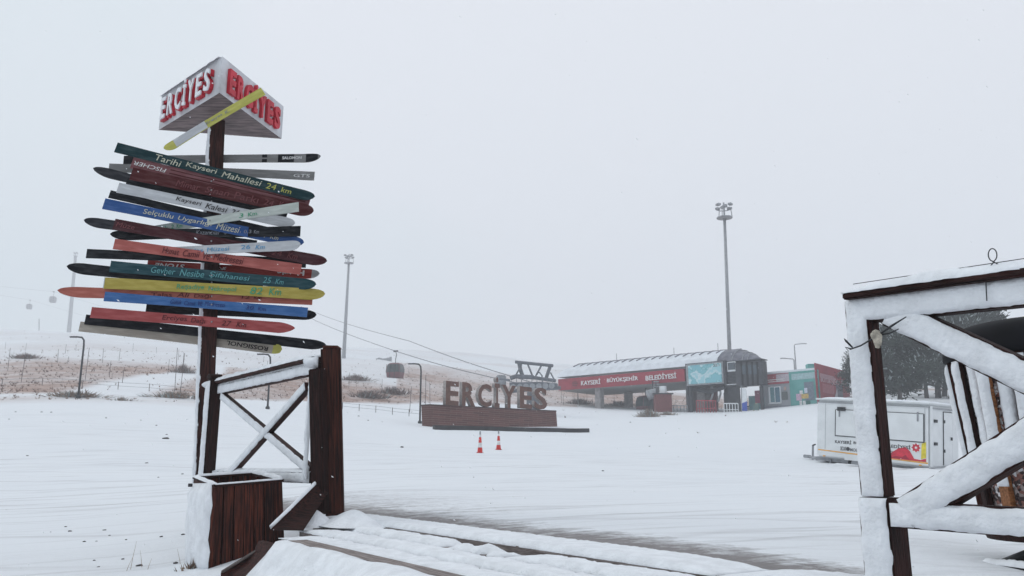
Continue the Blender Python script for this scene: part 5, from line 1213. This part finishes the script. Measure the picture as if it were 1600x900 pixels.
# fence stakes over the hill, copies of one stake
def stake_proto():
    t = MB().tube([(0, 0, -.3), (0, 0, 1.0)], [.03, .025], 5).build('snow_stake', mat('stake', (.12, .10, .10), .8), M=Matrix()); return t
stp = stake_proto(); tag(stp, 'thin marker stake standing in the thin snow of the hillside', 'stake', 'marker stakes on the hillside')
r = random.Random(11); first = True
spots = [(33, 64, 2.6), (133, 66, 2.9), (186, 96, 1.6), (191, 66, 1.4), (273, 62, 3.6), (282, 62, 3.2), (262, 80, 1.6), (12, 78, 2.4), (90, 88, 1.6), (160, 92, 1.8), (207, 140, 2), (545, 92, 2), (640, 70, 2.4), (672, 72, 3), (664, 63, 3.6), (596, 88, 2), (960, 112, 2.2), (905, 108, 2.2), (917, 110, 2.0), (942, 108, 2.2), (978, 116, 2.0)]
spots += [(r.uniform(-20, 640), r.uniform(66, 150), r.uniform(.8, 1.7)) for _ in range(18)] + [(r.uniform(860, 1060), r.uniform(106, 125), r.uniform(1.0, 1.8)) for _ in range(14)]
for u, d, h in spots:
    o = stp if first else stp.copy()
    if not first: COL.objects.link(o)
    first = False; b = G(u, d); o.matrix_basis = Matrix.Translation(b) @ Matrix.Rotation(r.gauss(0, .03), 4, 'Y') @ Matrix.Diagonal((.8, .8, h * .9, 1))
# wire of the low fence
def wirefence(pts, h, n, lab):
    t = thing('wire_fence', lab, 'fence', G(*pts[0])); P3 = []
    for (u0, d0), (u1, d1) in zip(pts[:-1], pts[1:]):
        for k in range(n): f = k / n; P3.append(G(u0 + (u1 - u0) * f, d0 + (d1 - d0) * f))
    for z in (h, h * .5): MB().tube([p + Vector((0, 0, z)) for p in P3], .010, 4).build('wire', CAB, t)
    for p in P3[::4]: MB().tube([p - Vector((0, 0, .2)), p + Vector((0, 0, h + .05))], .026, 5).build('post', WOODG, t)
wirefence([(-60, 60), (160, 60), (330, 58)], .5, 14, 'low wire fence at the foot of the brown slope left of the signpost')
wirefence([(535, 66), (600, 66), (665, 64)], .5, 10, 'low wire fence on the slope between the tall posts and the name sign')
# bridge-like row of slats far on the hill
ff = thing('snow_fence', 'far slatted snow fence on the hill left of the gondola', 'fence', P(590, 572, 200))
for k in range(15):
    f = k / 14; u = 568 + 42 * f; vt_ = 566 - 6 * math.sin(f * 1.5); MB().box(-.28, .28, -.08, .08, 0, 1.5 + .3 * math.sin(k), Matrix.Translation(P(u, vt_ + 9, 200))).build('slat', METAL, ff)
MB().tube([P(567, 567, 200), P(585, 563, 200), P(611, 560, 200)], .22, 5).build('top_bar', METAL, ff)
for u in (570, 590, 608): MB().tube([P(u, 563, 200), G(u, 200) - Vector((0, 0, .5))], .10, 5).build('post', METAL, ff)

# dark stones poking through the snow of the plaza
r = random.Random(5); stn_m = mat('wet_stone', (.05, .045, .045), .7, .4, 20)
bmx = bmesh.new(); bmesh.ops.create_icosphere(bmx, subdivisions=2, radius=1)
for v in bmx.verts: v.co *= 1 + .3 * noise.noise(v.co * 1.7); v.co.z *= .5
sm = bpy.data.meshes.new('stone'); bmx.to_mesh(sm); bmx.free(); sm.materials.append(stn_m)
def stone_px(u, v, r_, k):
    d = 5.0
    for _ in range(60):
        p = P(u, v, d); 
        if p.z <= gz(p.x, p.y): break
        d *= 1.06
    o = bpy.data.objects.new('stone', sm); COL.objects.link(o); o.location = (p.x, p.y, gz(p.x, p.y) + r_ * .15); o.scale = (r_ * r.uniform(.8, 1.6), r_, r_); o.rotation_euler = (0, 0, r.random() * 3)
    tag(o, 'small dark stone poking through the snow', 'stone', 'small dark stones in the snow')
for u, v in ((102, 829), (109, 831), (79, 832), (163, 833), (171, 838), (197, 844), (147, 877), (153, 896), (192, 875), (252, 840), (217, 894), (274, 889), (244, 669), (259, 687), (165, 659), (220, 658), (14, 656), (65, 645), (80, 645), (24, 648), (42, 720), (285, 742), (10, 797), (286, 836), (229, 726), (247, 751), (260, 681), (628, 700), (740, 749), (942, 739), (575, 658), (597, 660), (655, 661), (933, 664), (905, 648), (985, 663), (1015, 700), (1060, 716), (560, 655), (131, 852), (150, 853)):
    stone_px(u, v, r.uniform(.35, 1) * (.016 if v > 780 else (.03 if v > 700 else .085)), 0)


# scrub over the slopes
r = random.Random(21); g = MB()
cnt = 0
while cnt < 8000:
    th = r.uniform(-R(36), R(24)); rr_ = math.exp(r.uniform(math.log(55), math.log(330))); x, y = rr_ * math.sin(th), rr_ * math.cos(th)
    b = bare_at(x, y)
    if r.random() > b * (1.0 if rr_ < 130 else .6) + .01: 
        cnt += .2; continue
    cnt += 1; s_ = r.uniform(.05, .17) * (1 + rr_ / 180); z = gz(x, y)
    for _ in range(4):
        q = r.random() * 6.28; e = Vector((x + math.cos(q) * s_ * .9, y + math.sin(q) * s_ * .9, z + s_ * r.uniform(.35, 1.0))); sd_ = Vector((-math.sin(q), math.cos(q), 0)) * s_ * .22
        b0 = len(g.v); g.v += [Vector((x, y, z - .05)) - sd_, Vector((x, y, z - .05)) + sd_, e]; g.f.append((b0, b0+1, b0+2)); g.mi.append(0)
me = mesh(g.v, g.f, 'scrub'); me.materials.append(mat('scrub', (.15, .10, .085), .9, .4, .3, col2=(.34, .26, .22))); tag(link('hillside_scrub', me, None), kind='stuff')

# falling snowflakes
r = random.Random(9); g = MB()
for _ in range(1700):
    d = 2.6 + 22 * r.random() ** 1.3; p = P(r.uniform(-60, 1660), r.uniform(-30, 930), d)
    if p.z < gz(p.x, p.y) + .05: continue
    s_ = r.uniform(.0010, .0024) * (1 + d * .05); a = Vector((1, .2, -.75 + r.gauss(0, .35))).normalized() * s_ * r.uniform(1.2, 3.0); q = Vector((r.gauss(0, 1), r.gauss(0, 1), r.gauss(0, 1))).cross(a).normalized() * s_; t3 = a.cross(q).normalized() * s_
    b0 = len(g.v); g.v += [p + a, p + q, p + t3, p - q, p - t3, p - a]; g.f += [tuple(b0 + i for i in f) for f in ((0,1,2),(0,2,3),(0,3,4),(0,4,1),(5,2,1),(5,3,2),(5,4,3),(5,1,4))]
me = mesh(g.v, g.f, 'flakes'); FM = bpy.data.materials.new('snowflake'); FM.use_nodes = True; n_ = FM.node_tree; n_.nodes.clear(); o_ = n_.nodes.new('ShaderNodeOutputMaterial'); m_x = n_.nodes.new('ShaderNodeMixShader'); m_x.inputs[0].default_value = .5
a_1 = n_.nodes.new('ShaderNodeBsdfDiffuse'); a_2 = n_.nodes.new('ShaderNodeBsdfTranslucent'); a_1.inputs[0].default_value = a_2.inputs[0].default_value = (.95, .96, .98, 1)
n_.links.new(a_1.outputs[0], m_x.inputs[1]); n_.links.new(a_2.outputs[0], m_x.inputs[2]); n_.links.new(m_x.outputs[0], o_.inputs[0])
me.materials.append(FM); tag(link('falling_snow', me, None), kind='stuff')
